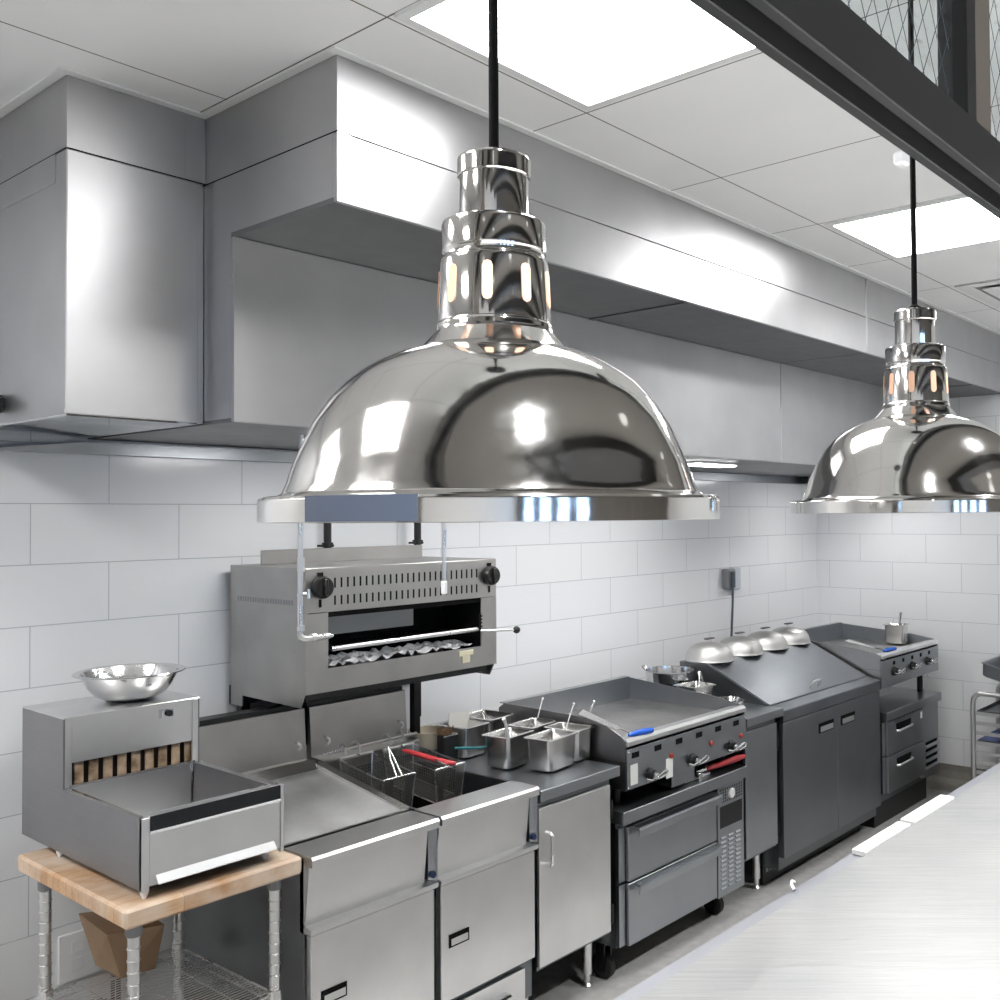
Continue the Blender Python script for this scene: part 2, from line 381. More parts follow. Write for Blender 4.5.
# ------------------------------------------------------------------ ceiling lights and vent
def ceiling_light(x0, y0, label, dy=.61):
    t = thing('ceiling_light', label, 'ceiling light', (x0 + .305, y0 + dy / 2, 2.6), 'flat square ceiling lights over the kitchen')
    x1, y1 = x0 + .61, y0 + dy
    f = MB()
    for a in ((x0 + .012, x1 - .012, y0 + .012, y0 + .034), (x0 + .012, x1 - .012, y1 - .034, y1 - .012), (x0 + .012, x0 + .034, y0 + .034, y1 - .034), (x1 - .034, x1 - .012, y0 + .034, y1 - .034)):
        f.box(*a, 2.590, 2.6)
    f.build('frame', M['trim'], t)
    B(x0 + .034, x1 - .034, y0 + .034, y1 - .034, 2.593, 2.5995).build('diffuser', M['lamp'], t)
ceiling_light(1.22, .96, 'flat lit ceiling panel above the nearer pendant lamp')
ceiling_light(3.05, .96, 'flat lit ceiling panel above the farther pendant lamp')
ceiling_light(-.61, .96, 'added flat lit ceiling panel left of the steel cabinet, outside the view')  # this and the next two are unseen panels added for more light
ceiling_light(-.61, 2.18, 'added flat lit ceiling panel by the back wall left of the hoods, outside the view')
ceiling_light(4.88, .57, 'added flat lit ceiling panel nearest the right wall, outside the view', .39)
v = thing('ceiling_vent', 'white square ceiling air vent near the end wall', 'vent', (4.575, 1.265, 2.6))
f = MB()
for i, (q, z) in enumerate(((0, 2.598), (.09, 2.591), (.18, 2.596))):
    x0, x1, y0, y1 = 4.285 + q, 4.865 - q, .975 + q, 1.555 - q; e = .06
    if i == 2: f.box(x0, x1, y0, y1, z - .006, z, .002); continue
    for a in ((x0, x1, y0, y0 + e), (x0, x1, y1 - e, y1), (x0, x0 + e, y0 + e, y1 - e), (x1 - e, x1, y0 + e, y1 - e)): f.box(*a, z - .006, z, .002)
f.build('louver', M['trim'], v); B(4.30, 4.85, .99, 1.54, 2.5985, 2.5995).build('throat', M['greyp'], v)

ceiling_light(-1.83, .96, 'added flat lit ceiling panel farthest to the left, outside the view')  # another unseen panel added to brighten the kitchen
k = 0
for y in (-.25, -1.35, -2.6):  # unseen downlights added so the dining floor bounces light onto the kitchen ceiling
    for x in (-1.4, .3, 2.0, 3.7):
        t = thing('downlight', f'added unseen dining room downlight behind the camera, row {("one", "two", "three")[k // 4]} from the pass, {("first", "second", "third", "fourth")[k % 4]} from left', 'ceiling light', (x, y, 2.95), 'added dining room downlights')
        MB().lathe([(.09, -.004), (.10, -.006), (.11, -.0005), (.09, -.0005)], (x, y, 2.95), 24, True).build('trim_ring', M['trim'], t)
        MB().lathe([(.001, -.0009), (.088, -.0009), (.088, -.0004), (.001, -.0004)], (x, y, 2.95), 24, True).build('lens', M['trim'], t)
        l = bpy.data.lights.new('downlight_fill_beam', 'SPOT'); l.energy = DLW; l.spot_size = math.radians(96); l.spot_blend = .35; l.shadow_soft_size = .05; l.color = (.97, .985, 1)
        lo = bpy.data.objects.new('downlight_fill_beam', l); COL.objects.link(lo); lo.location = (0, 0, -.03); lo.parent = t
        k += 1

# ------------------------------------------------------------------ steel cabinet at left and the hoods
t = thing('duct_cabinet', 'tall brushed steel duct cabinet hanging from the ceiling beside the long hood', 'duct cabinet', (1.1, 2.66, 2.6))
B(.934, 1.2405, 2.334, 2.999, 1.836, 2.4315, b=.0025).build('body', M['hood'], t)
B(.9335, 1.2576, 2.3335, 2.999, 2.432, 2.5995, b=.001).build('upper_band', M['hood'], t)
B(.9315, .9341, 2.39, 2.999, 2.365, 2.4305, b=.0005).build('side_flap', M['hood'], t)
for a in ((.9335, .962), (1.205, 1.2576)): B(*a, 2.3325, 2.3336, 2.4335, 2.598).build('corner_strip', M['hood'], t)
B(1.2425, 1.2576, 2.342, 2.9, 1.836, 2.4315).build('filler_strip', M['hood'], t)
B(.9332, .9336, 2.335, 2.998, 2.4310, 2.4338).build('band_seam', M['void'], t); B(.935, 1.2576, 2.3330, 2.3337, 2.4308, 2.4332).build('band_seam', M['void'], t)
B(.936, 1.2385, 2.336, 2.998, 1.832, 1.8358).build('underside', M['mirror'], t)
B(.9325, .9341, 2.336, 2.999, 1.837, 1.848).build('bottom_hem', M['hood'], t)
mb = MB(); mb.X = Matrix.Translation((.912, 2.70, 1.885)) @ Matrix.Rotation(PI / 2, 4, 'Y'); mb.lathe([(.022, -.021), (.022, .021)], n=6); mb.build('hex_fitting', M['black'], t)

def hood(x0, x1, label, lit, lamps):
    t = thing('exhaust_hood', label, 'exhaust hood', ((x0 + x1) / 2, 2.2, 2.6), 'long brushed steel exhaust hoods over the cooking line')
    B(x0, x1, 1.787, 2.85, 2.432, 2.5995, b=.001).build('upper_band', M['hood'], t)
    B(x0, x1, 1.787, 1.80, 2.279, 2.430, b=.0015).build('front_band', M['hood'], t)
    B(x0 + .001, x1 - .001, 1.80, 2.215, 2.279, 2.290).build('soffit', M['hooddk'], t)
    s = MB(); k = x0 + 1.31
    while k < x1 - .3: s.box(k - .002, k + .022, 1.80, 2.2, 2.275, 2.2792); k += 1.31
    s.build('soffit_joint', M['hooddk'], t)
    B(x0, x1, 2.20, 2.215, 1.832, 2.2789, b=.002).build('lower_panel', M['hood'], t)
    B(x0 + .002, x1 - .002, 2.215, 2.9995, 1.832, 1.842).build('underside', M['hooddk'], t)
    if lit:
        B(x0, x0 + .004, 1.80, 2.2, 2.29, 2.4315).build('end_band', M['hood'], t)
        MB().prism([(2.215, 1.842), (2.9995, 1.842), (2.9995, 2.4315), (2.2, 2.4315), (2.2, 2.29), (2.215, 2.29)], x0, x0 + .004, 'x').build('end_panel', M['hood'], t)
        B(x0 - .0004, x0 + .001, 1.788, 2.37, 2.4295, 2.4325).build('band_seam', M['void'], t)
        B(x0, x0 + .034, 1.786, 1.7871, 2.28, 2.43).build('corner_strip', M['hood'], t); B(x0, x0 + .036, 1.786, 1.7871, 2.434, 2.598).build('corner_strip', M['hood'], t)
        B(x0 - .001, x0 + .012, 2.1985, 2.2001, 1.833, 2.278).build('edge_strip', M['hood'], t)
        B(x0 - .001, x0 + .0001, 2.335, 2.372, 2.434, 2.598).build('joint_strip', M['hood'], t)
    else:
        m = MB().box(x0 - .004, x0 + .014, 1.783, 1.787, 2.28, 2.598); m.build('joint_strip', M['hood'], t)
    for i, lx in enumerate(lamps):
        g = MB().box(lx - .16, lx + .16, 2.38, 2.50, 1.822, 1.8318, .002).build('lamp_housing', M['steel'], t)
        B(lx - .15, lx + .15, 2.39, 2.49, 1.818, 1.8219).build('lamp_lens', M['hoodlamp'], g)
hood(1.259, 3.885, 'long steel exhaust hood behind the nearer pendant lamp', True, (1.80, 2.48, 3.10, 3.66))
hood(3.889, XR - .003, 'farther steel exhaust hood ending at the tiled end wall', False, (5.2,))
t = thing('grease_gutter', 'thin steel grease gutter on the tiled wall under the hoods', 'gutter', (2.9, 2.97, 1.79))
MB().box(.2, XR - .004, 2.962, 2.999, 1.788, 1.7965).build('tray', M['steelc'], t)
MB().prism([(1.02, 1.796), (1.25, 1.822), (5.68, 1.831), (5.68, 1.796)], 2.962, 2.966, 'y').build('lip', M['steelc'], t)
B(5.45, 5.70, 2.90, 2.961, 1.79, 1.8318, b=.003).build('drain_cup', M['black'], t)

# ------------------------------------------------------------------ pendant lamps
def pendant(x, y, z, label, strip):
    t = thing('pendant_lamp', label, 'pendant lamp', (x, y, z), 'polished metal pendant lamps over the pass counter')
    k = .2 / .455
    C = (x, y, z)
    pr = [(.195, .0005), (.2, .001), (.2003, .0185), (.199, .0205), (.1955, .0215), (.186, .0222), (.1818, .0245), (.1785, .031), (.173, .048), (.1667, .063), (.1575, .083), (.145, .1030), (.130, .1195), (.118, .1292), (.1056, .137), (.092, .1437), (.079, .1487), (.070, .1515), (.0625, .1545), (.057, .159), (.0535, .165), (.0525, .170)]
    MB().lathe(pr + [(.0505, .170), (.07, .149), (.105, .135), (.142, .101), (.176, .031), (.19, .004), (.195, .0005)], C, 128).build('shade', M['chrome'], t)
    MB().lathe([(.0525, .1695), (.0520, .174), (.0505, .176), (.0505, .181), (.0485, .2285), (.0478, .2315), (.0458, .2335), (.0452, .236), (.0456, .2385), (.0466, .240), (.0466, .263), (.0460, .2655), (.0438, .267), (.03, .2672)], C, 96).build('neck', M['chrome'], t)
    MB().lathe([(.0305, .266), (.0310, .268), (.0310, .3075), (.0322, .308), (.0330, .309), (.0330, .3235), (.0318, .3255), (.012, .327)], C, 64).build('socket_cap', M['chrome'], t)
    # slots round the neck, the bulb's glow painted on in peach
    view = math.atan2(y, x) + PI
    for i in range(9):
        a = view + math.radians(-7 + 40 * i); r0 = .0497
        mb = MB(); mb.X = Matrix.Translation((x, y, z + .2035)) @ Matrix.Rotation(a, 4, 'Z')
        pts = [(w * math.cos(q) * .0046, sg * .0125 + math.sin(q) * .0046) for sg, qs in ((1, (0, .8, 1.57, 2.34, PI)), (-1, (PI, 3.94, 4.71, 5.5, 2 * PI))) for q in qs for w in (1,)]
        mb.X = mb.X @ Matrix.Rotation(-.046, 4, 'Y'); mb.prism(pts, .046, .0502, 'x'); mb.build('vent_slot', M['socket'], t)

    MB().lathe([(.0055, 0), (.0105, .001), (.0105, .006), (.0065, .0085), (.0045, .011), (.0045, 2.5995 - z - .3255)], (x, y, z + .3255), 20).build('cord', M['cord'], t)
    MB().lathe([(1e-5, .062), (.022, .066), (.036, .08), (.040, .10), (.034, .125), (.022, .145), (.02, .165)], C, 24).build('bulb', M['bulb'], t)
    MB().lathe([(.006, 0), (.055, -.001), (.06, .008), (.06, .0195)], (x, y, 2.58), 32).build('ceiling_canopy', M['blackp'], t)
    if strip:
        n = 16; a0, a1 = strip; vs = []; fs = []
        for i in range(n + 1):
            a = view + a0 + (a1 - a0) * i / n
            for r, zz in ((.2006, .0015), (.2006, .0205), (.1990, .0205), (.1990, .0015)): vs.append((x + r * math.cos(a), y + r * math.sin(a), z + zz))
        for i in range(n):
            for k2 in range(4): fs.append((i * 4 + k2, i * 4 + (k2 + 1) % 4, i * 4 + 4 + (k2 + 1) % 4, i * 4 + 4 + k2))
        fs += [(0, 1, 2, 3), tuple(n * 4 + q for q in (3, 2, 1, 0))]
        MB().add(vs, fs).build('patch_strip', M['slate'], t, 'slate blue strip added in place of a blanked-out patch on the rim')  # added strip stands in for a blanked-out patch over the rim
pendant(.617, .640, 1.5955, 'nearer and larger polished nickel pendant lamp with slate strip on rim', (-.76, -.27))
pendant(1.530, .620, 1.6005, 'farther polished nickel pendant lamp, without a slate strip on its rim', None)
S(MB().box(1.306, 1.327, .5412, .558, 2.087, 2.106, .003), 'cable_clip', M['whitep'], 'small white plastic clip behind the dark beam by the farther lamp cord', 'clip', (1.312, .55, 2.08))


# ------------------------------------------------------------------ pass counter in the foreground
t = thing('pass_counter', 'large scratched steel pass counter in the foreground', 'counter', (2.3, .6, 0))
B(.2, XR - .003, .15, .892, .862, .900, b=.002).build('countertop', M['counter'], t)
B(.2, XR - .003, .893, .931, .845, .889, b=.002).build('front_ledge', M['ledge'], t)
B(.22, XR - .01, .565, .86, .05, .861).build('base_cabinet', M['whitep'], t)
S(B(1.914, 2.148, .8945, .926, .8895, .9005, b=.001), 'cutting_board', M['board'], 'nearer long white board lying on the counter ledge', 'board', (2.03, .91, .8895), 'white boards on the counter ledge')
S(B(2.172, 2.418, .8945, .930, .8895, .9005, b=.002), 'cutting_board', M['board'], 'farther long white board lying on the counter ledge', 'board', (2.29, .91, .8895), 'white boards on the counter ledge')
S(MB().tube([(1.660, .922, .892), (1.664, .930, .899), (1.680, .938, .899), (1.694, .940, .893)], .003, 8), 'hook', M['whitep'], 'small white plastic hook on the counter ledge edge', 'hook', (1.66, .925, .889))

# ------------------------------------------------------------------ helpers for cooking equipment
def bar_handle(p0, p1, out, r=.006, name='handle', parent=None, mat='wire'):
    """bow handle: posts from p0 and p1 standing off by the vector out"""
    p0, p1, out = Vector(p0), Vector(p1), Vector(out); d = (p1 - p0) * .07
    pts = [p0, p0 + out * .7, p0 + out + d, (p0 + p1) / 2 + out * 1.05, p1 + out - d, p1 + out * .7, p1]
    return MB().tube(pts, r, 8).build(name, M[mat], parent)

def recess(parent, x0, x1, y, z0, z1, name='recess_handle', slanted=True):
    m = MB()
    for a in ((x0, x1, z0, z0 + .003), (x0, x1, z1 - .003, z1), (x0, x0 + .003, z0, z1), (x1 - .003, x1, z0, z1)): m.box(a[0], a[1], y - .002, y, a[2], a[3])
    m.box(x0 + .002, x1 - .002, y - .0008, y, z0 + .002, z1 - .002)
    h = m.build(name, M['void'], parent)
    MB().prism([(y - .0012, z0 + .0035), (y - .0010, z0 + (z1 - z0) * .62), (y - .0005, z0 + (z1 - z0) * .62), (y - .0005, z0 + .0035)], x0 + (x1 - x0) * .12, x1 - .003, 'x').build('pull_lip', M['steel'], h)

def caster(x, y, h, parent, r=.045):
    m = MB(); m.X = Matrix.Translation((x, y, r)) @ Matrix.Rotation(PI / 2, 4, 'Y')
    m.lathe([(r * .8, -.014), (r, -.010), (r, .010), (r * .8, .014)], n=24)
    c = m.build('caster', M['rubber'], parent)
    k = MB(); k.box(x - .021, x - .0155, y - .018, y + .018, r - .015, h - .012).box(x + .0155, x + .021, y - .018, y + .018, r - .015, h - .012).box(x - .03, x + .03, y - .03, y + .03, h - .012, h)
    k.tube([(x - .024, y, r), (x + .024, y, r)], .006, 8).build('fork', M['black'], c)

def leg(x, y, h, parent, mat='steel'):
    m = MB().cyl((x, y, 0), .017, .045, h, 16).lathe([(.011, .012), (.011, .046)], (x, y, 0), 12).lathe([(.018, 0), (.018, .006), (.010, .016)], (x, y, 0), 16)
    m.build('leg', M[mat], parent)

def scoop(name, label, p, ang, L, W, H, mat='pan', group=None, cat='steam pan', taper=.82, lip=.008):
    """open rectangular pan with rounded corners, a lip and real wall thickness"""
    def ring(sx, sy, rad, z):
        pts = []
        for cx, cy, a0 in ((1, 1, 0), (-1, 1, 90), (-1, -1, 180), (1, -1, 270)):
            for j in range(5):
                a = math.radians(a0 + j * 22.5); pts.append((cx * (sx - rad) + rad * math.cos(a), cy * (sy - rad) + rad * math.sin(a), z))
        return pts
    l, w = L / 2, W / 2
    rings = [ring(l * taper - .012, w * taper - .012, .012, 0), ring(l * taper, w * taper, .018, .008), ring(l - lip, w - lip, .016, H - .006), ring(l - lip, w - lip, .016, H - .003), ring(l, w, .012, H - .004), ring(l, w, .012, H - .001), ring(l - lip, w - lip, .015, H), ring(l - lip - .0025, w - lip - .0025, .014, H - .004), ring(l * taper - .003, w * taper - .003, .016, .010), ring(l * taper - .014, w * taper - .014, .012, .0025)]
    vs = []; fs = []; n = 20
    for r in rings: vs += r
    for i in range(len(rings) - 1):
        for k in range(n): fs.append((i * n + k, i * n + (k + 1) % n, (i + 1) * n + (k + 1) % n, (i + 1) * n + k))
    fs += [tuple(range(n))[::-1], tuple((len(rings) - 1) * n + k for k in range(n))]
    m = MB(); m.X = Matrix.Translation(p) @ Matrix.Rotation(ang, 4, 'Z'); m.add(vs, fs, True)
    return S(m, name, M[mat], label, cat, p, group)

# ------------------------------------------------------------------ fryers
def fryer(x0, x1, label, open_pot):
    t = thing('deep_fryer', label, 'fryer', ((x0 + x1) / 2, 2.5, 0), 'steel floor fryers side by side')
    b = MB().box(x0 + .004, x1 - .004, 2.135, 2.74, .13, .545)
    b.box(x0, x0 + .003, 2.135, 2.74, .13, .765).box(x1 - .003, x1, 2.135, 2.74, .13, .765); b.box(x0 + .003, x1 - .003, 2.66, 2.74, .545, .80)
    b.build('body', M['steeld'], t)
    # bullnose landing and sloped front panel
    MB().prism([(2.098, .748), (2.098, .766), (2.104, .773), (2.218, .773), (2.218, .763), (2.112, .763), (2.112, .748)], x0, x1, 'x').build('front_landing', M['steel'], t)
    MB().prism([(2.110, .763), (2.150, .763), (2.150, .598), (2.128, .598)], x0, x1 - .030, 'x').build('front_panel', M['steel'], t)
    MB().prism([(2.106, .583), (2.103, .588), (2.104, .597), (2.130, .602), (2.15, .602), (2.15, .583)], x0, x1, 'x').build('lower_lip', M['steel'], t)
    s = MB().add([(x1 - .030, 2.112, .763), (x1, 2.107, .763), (x1, 2.107, .602), (x1 - .016, 2.127, .602), (x1 - .030, 2.15, .763), (x1, 2.15, .763), (x1, 2.15, .602), (x1 - .016, 2.15, .602)], [(0, 1, 2, 3), (7, 6, 5, 4), (0, 4, 5, 1), (1, 5, 6, 2), (2, 6, 7, 3), (3, 7, 4, 0)])
    s.build('end_cheek', M['steelc'], t)
    MB().tube([(x1 - .012, 2.122, .620), (x1 - .012, 2.108, .620)], .009, 12).build('power_button', M['navy'], t)
    d = B(x0 + .006, x1 - .008, 2.112, 2.134, .255 if open_pot else .12, .578, b=.002).build('door', M['steel'], t)
    recess(d, x0 + .034, x0 + .108, 2.112, .400, .436)
    if open_pot:
        p = MB().box(x0 + .02, x1 - .02, 2.222, 2.655, .55, .56)
        p.box(x0 + .003, x0 + .014, 2.216, 2.66, .55, .772).box(x1 - .014, x1 - .003, 2.216, 2.66, .55, .772).box(x0 + .014, x1 - .014, 2.216, 2.224, .55, .762).box(x0 + .014, x1 - .014, 2.652, 2.66, .55, .772)
        p.build('fry_pot', M['steeld'], t)
        B(x0 + .014, x1 - .014, 2.224, 2.652, .56, .655).build('fry_oil', M['oil'], t)
    else:
        B(x0 + .003, x1 - .003, 2.218, 2.66, .55, .762).build('fry_pot', M['steeld'], t)
    r = MB().prism([(2.722, .846), (2.727, .918), (2.733, 1.0), (2.745, 1.0), (2.745, .80), (2.66, .80), (2.655, .838), (2.66, .842)], x0 + .004, x1 - .004, 'x')
    r.build('flue_riser', M['steelw'], t)
    B(x0 + .004, x1 - .004, 2.748, 2.80, .88, 1.014).build('flue_guard', M['black'], t)
    for hx in (x0 + .055, x1 - .04):
        m = MB().tube([(hx, 2.727, .902), (hx, 2.712, .900), (hx + .006, 2.708, .894), (hx + .008, 2.710, .884), (hx + .002, 2.714, .878)], .0042, 8)
        m.build('lift_hook', M['steel'], t)
    bars = [(x0 + .055, x0 + .165), (x0 + .23, x0 + .345)] if open_pot else []
    if open_pot:
        m = MB().tube([(x0 + .01, 2.672, .858), (x1 - .005, 2.672, .861)], .005, 8)
        for a, c2 in bars:
            for hx in (a + .028, c2 - .03): m.tube([(hx, 2.69, .868), (hx, 2.672, .878), (hx, 2.656, .868), (hx, 2.654, .846)], .0042, 8)
        m.build('basket_hanger', M['wire'], t)
    for lx in (x0 + .05, x1 - .05):
        for ly in (2.22, 2.66): leg(lx, ly, .131, t)
    if open_pot:
        d = B(1.86, 2.160, 2.13, 2.58, .02, .228, b=.003).build('filter_drawer', M['steel'], t)
        B(1.86, 2.16, 2.122, 2.13, .02, .232).build('drawer_front', M['steel'], d)
        MB().box(1.968, 2.075, 2.094, 2.122, .186, .192).box(1.968, 2.075, 2.094, 2.098, .166, .192).build('drawer_pull', M['wire'], d)
    return t
fryer(1.405, 1.806, 'steel fryer nearest the cart, its pot covered by a stained drip plate', False)
fryer(1.816, 2.203, 'open steel fryer holding two wire baskets', True)

t = thing('drip_plate', 'large stained flat steel cover plate lying over the fryer nearest the cart', 'cover plate', (1.6, 2.45, .774))
def sl(y): return .7755 + (y - 2.226) * (.836 - .7755) / (2.652 - 2.226)
m = MB().prism([(2.226, sl(2.226)), (2.652, sl(2.652)), (2.652, sl(2.652) + .004), (2.226, sl(2.226) + .004)], 1.409, 1.775, 'x'); m.build('plate', M['plate'], t)
m = MB().prism([(2.224, sl(2.224)), (2.65, sl(2.65)), (2.65, sl(2.65) + .014), (2.224, sl(2.224) + .009)], 1.775, 1.802, 'x')
m.build('side_flange', M['pan'], t)
MB().prism([(2.615, sl(2.615) + .004), (2.652, sl(2.652) + .004), (2.652, sl(2.652) + .022)], 1.409, 1.785, 'x').build('rear_flange', M['pan'], t)

def basket(x0, x1, label, red, yf, zf, zb):
    t = thing('fry_basket', label, 'fry basket', ((x0 + x1) / 2, 2.5, .66), 'wire fry baskets in the open fryer')
    yr = 2.640; zt = zb; m = MB(); fr = MB(); D = .105
    def P(u, v, w):   # u across, v front->rear, w up ; tapers towards the bottom
        k = (1 - w) * .010
        x = x0 + k + u * (x1 - x0 - 2 * k); y = yf + k * .6 + v * (yr - yf - 1.6 * k)
        return (x, y, zf + v * (zt - zf) - (1 - w) * D)
    r = .0009
    nu, nv, nw = 13, 27, 11
    for i in range(nu + 1):
        u = i / nu; m.tube([P(u, 0, 1), P(u, 0, 0), P(u, 1, 0), P(u, 1, 1)], r, 4, False)
    for i in range(nv + 1):
        v = i / nv; m.tube([P(0, v, 1), P(0, v, 0), P(1, v, 0), P(1, v, 1)], r, 4, False)
    for i in range(1, nw):
        w = i / nw; m.tube([P(0, 0, w), P(1, 0, w), P(1, 1, w), P(0, 1, w), P(0, 0, w)], r, 4, False)
    m.build('wire_mesh', M['basket'], t)
    fr.tube([P(0, 0, 1), P(1, 0, 1), P(1, 1, 1), P(0, 1, 1), P(0, 0, 1)], .0026, 8)
    fr.tube([P(0, 0, 0), P(1, 0, 0), P(1, 1, 0), P(0, 1, 0), P(0, 0, 0)], .002, 6)
    for u in (0, 1):
        for v in (0, 1): fr.tube([P(u, v, 1), P(u, v, 0)], .002, 6)
    fr.build('rim_frame', M['wire'], t)
    # bright folded straps on the front face
    s = MB()
    for a, b2 in ((.02, .30), (.66, .98)):
        q = [Vector(P(a, 0, .98)), Vector(P(b2, 0, .98)), Vector(P(b2 - .06 if a < .5 else b2 - .12, 0, .0)), Vector(P(a + .05, 0, .0))]
        o = Vector((0, -.003, 0)); s.add([p + o for p in q] + [p + o + Vector((0, .0015, 0)) for p in q], [(0, 1, 2, 3), (7, 6, 5, 4), (0, 4, 5, 1), (1, 5, 6, 2), (2, 6, 7, 3), (3, 7, 4, 0)])
    s.build('front_strap', M['steelw'], t)
    c = Vector(P(.5, 0, 1)); rr = Vector(P(.5, 1, 1))
    MB().tube([P(.02, 0, 1.02), P(.98, 0, 1.02)], .0042, 8).build('front_bar', M['wire'], t)
    MB().tube([P(-.02, 1, 1.03), P(1.02, 1, 1.03)], .0050, 8).build('hanger_bar', M['wire'], t)
    if red:
        MB().tube([c + Vector((-.012, -.002, .006)), c + Vector((-.016, .03, .013)), c + Vector((-.012, .06, .020))], .0035, 8).build('handle_shank', M['wire'], t)
        MB().tube([(2.112, 2.376, .820), (2.096, 2.388, .821), (2.088, 2.44, .826), (2.082, 2.56, .834), (2.082, 2.60, .835)], [.006, .0095, .0085, .008, .004], 12).build('handle_grip', M['red'], t)
    else:
        MB().tube([c + Vector((-.01, 0, .002)), c + Vector((-.006, .035, .05)), c + Vector((0, .055, .085))], .0028, 6).tube([c + Vector((.01, 0, .002)), c + Vector((.008, .035, .05)), c + Vector((0, .055, .085))], .0028, 6).build('handle_shank', M['wire'], t)
basket(1.868, 1.990, 'wire fry basket without a red grip, next to the drip plate', False, 2.425, .806, .838)
basket(2.036, 2.158, 'wire fry basket with a red grip, next to the worktop pans', True, 2.385, .810, .834)

# ------------------------------------------------------------------ salamander broiler over the fryers
SX0, SX1, SY, SYB, SZ0, SZ1 = 1.685, 2.460, 2.55, 2.965, 1.077, 1.450
t = thing('salamander_broiler', 'grey steel salamander broiler mounted on the wall above the fryers', 'broiler', (2.07, 2.76, SZ0))
b = MB().box(SX0, SX0 + .012, SY + .004, SYB, SZ0, SZ1).box(SX1 - .012, SX1, SY + .004, SYB, SZ0, SZ1).box(SX0 + .012, SX1 - .012, SY + .004, SYB, SZ1 - .012, SZ1)
b.box(SX0 + .012, SX1 - .012, SY + .004, SYB, SZ0, SZ0 + .012).box(SX0 + .012, SX1 - .012, SYB - .012, SYB, SZ0 + .012, SZ1 - .012)
b.build('casing', M['steelw'], t)
B(SX0, SX1, SY, SY + .0045, 1.316, SZ1 - .001, b=.001).build('upper_panel', M['steelw'], t)
f = MB().box(SX0, SX0 + .078, SY, SY + .0045, SZ0, 1.3145).box(SX1 - .073, SX1, SY, SY + .0045, SZ0, 1.3145).box(SX0 + .078, SX1 - .073, SY, SY + .0045, SZ0, 1.147)
f.build('front_frame', M['steelw'], t)
s = MB(); s2 = MB(); nS = 26
for i in range(nS):
    x = 1.787 + i * (2.366 - 1.787) / (nS - 1)
    s.box(x - .0030, x + .0030, SY - .0006, SY + .001, 1.388, 1.418); s2.box(x - .0030, x + .0030, SY - .0006, SY + .001, 1.336, 1.364)
s.build('upper_slot_row', M['void'], t); s2.build('lower_slot_row', M['void'], t)
s = MB()
for i in range(22): s.box(SX0 - .0006, SX0 + .001, 2.615 + i * .0142, 2.615 + i * .0142 + .0085, 1.338, 1.353)
s.build('side_louver', M['greyp'], t)
for kx in (1.735, 2.425):
    m = MB(); m.X = Matrix.Translation((kx, SY, 1.392)) @ Matrix.Rotation(PI / 2, 4, 'X')
    m.lathe([(.026, 0), (.033, .004), (.034, .018), (.030, .026), (.010, .028)], n=28); m.X = Matrix.Identity(4)
    m.box(kx - .007, kx + .007, SY - .036, SY - .02, 1.366, 1.418, .003); k = m.build('knob', M['blackp'], t)
    B(kx - .010, kx + .010, SY - .002, SY + .001, 1.425, 1.436).build('latch', M['void'], k); B(kx - .004, kx + .004, SY - .002, SY + .001, 1.332, 1.356).build('pilot_slot', M['void'], k)
v = MB().box(SX0 + .078, SX1 - .073, SY + .20, SY + .21, 1.147, 1.3145).box(SX0 + .078, SX1 - .073, SY + .006, SY + .2, 1.30, 1.3145).box(SX0 + .068, SX0 + .078, SY + .006, SY + .2, 1.10, 1.3145).box(SX1 - .073, SX1 - .063, SY + .006, SY + .2, 1.10, 1.3145).box(SX0 + .078, SX1 - .073, SY + .006, SY + .21, 1.10, 1.11)
v.build('broil_cavity', M['void'], t)
B(SX0 + .08, SX1 - .30, SY + .09, SY + .092, 1.235, 1.312).build('burner_screen', M['steeld'], t)
MB().tube([(SX0 + .094, SY + .008, 1.203), (SX1 - .085, SY + .008, 1.207)], .0075, 12).build('rack_bar', M['wire'], t)
g = MB()
for i in range(30): g.box(SX0 + .09 + i * .0205, SX0 + .093 + i * .0205, SY + .02, SY + .19, 1.196, 1.199)
g.build('broil_rack', M['steelc'], t)
B(2.376, 2.392, SY - .0008, SY + .001, 1.20, 1.262).build('lever_slot', M['void'], t)
z = MB()
for i in range(5): z.box(2.386, 2.398, SY - .0015, SY, 1.207 + i * .012, 1.213 + i * .012)
z.build('lever_notches', M['steelw'], t)
lv = MB().tube([(2.386, SY, 1.200), (2.43, SY - .028, 1.199), (2.50, SY - .05, 1.196)], .0042, 8).build('rack_lever', M['steel'], t)
MB().ball((2.508, SY - .053, 1.196), .0135).build('lever_ball', M['blackp'], lv)
MB().box(2.282, 2.346, SY - .005, SY, 1.122, 1.140, .001).box(2.296, 2.332, SY - .004, SY, 1.098, 1.122, .001).build('paper_tag', M['tag'], t)
# foil-lined drip tray glimpsed in the opening
vs = []; fs = []; nx, ny = 40, 6
for j in range(ny):
    for i in range(nx):
        vs.append((SX0 + .09 + i * .575 / (nx - 1), SY + .006 + j * .030, 1.1475 + random.uniform(0, .020)))
for j in range(ny - 1):
    for i in range(nx - 1): fs.append((j * nx + i, j * nx + i + 1, (j + 1) * nx + i + 1, (j + 1) * nx + i))
MB().add(vs, fs).build('foil_lining', M['foil'], t)
MB().box(1.735, 2.392, 2.87, 2.874, SZ1, 1.497, .001).box(1.735, 1.775, 2.866, 2.87, SZ1 + .005, SZ1 + .035).build('back_guard', M['steelw'], t)
for x in (SX0 + .002, SX1 - .006):
    MB().prism([(SY + .008, SZ0), (SYB, SZ0), (SYB, 1.005), (2.90, 1.005), (2.90, 1.040), (2.62, 1.036), (SY + .03, 1.036)], x, x + .004, 'x').build('support_bracket', M['steelw'], t)
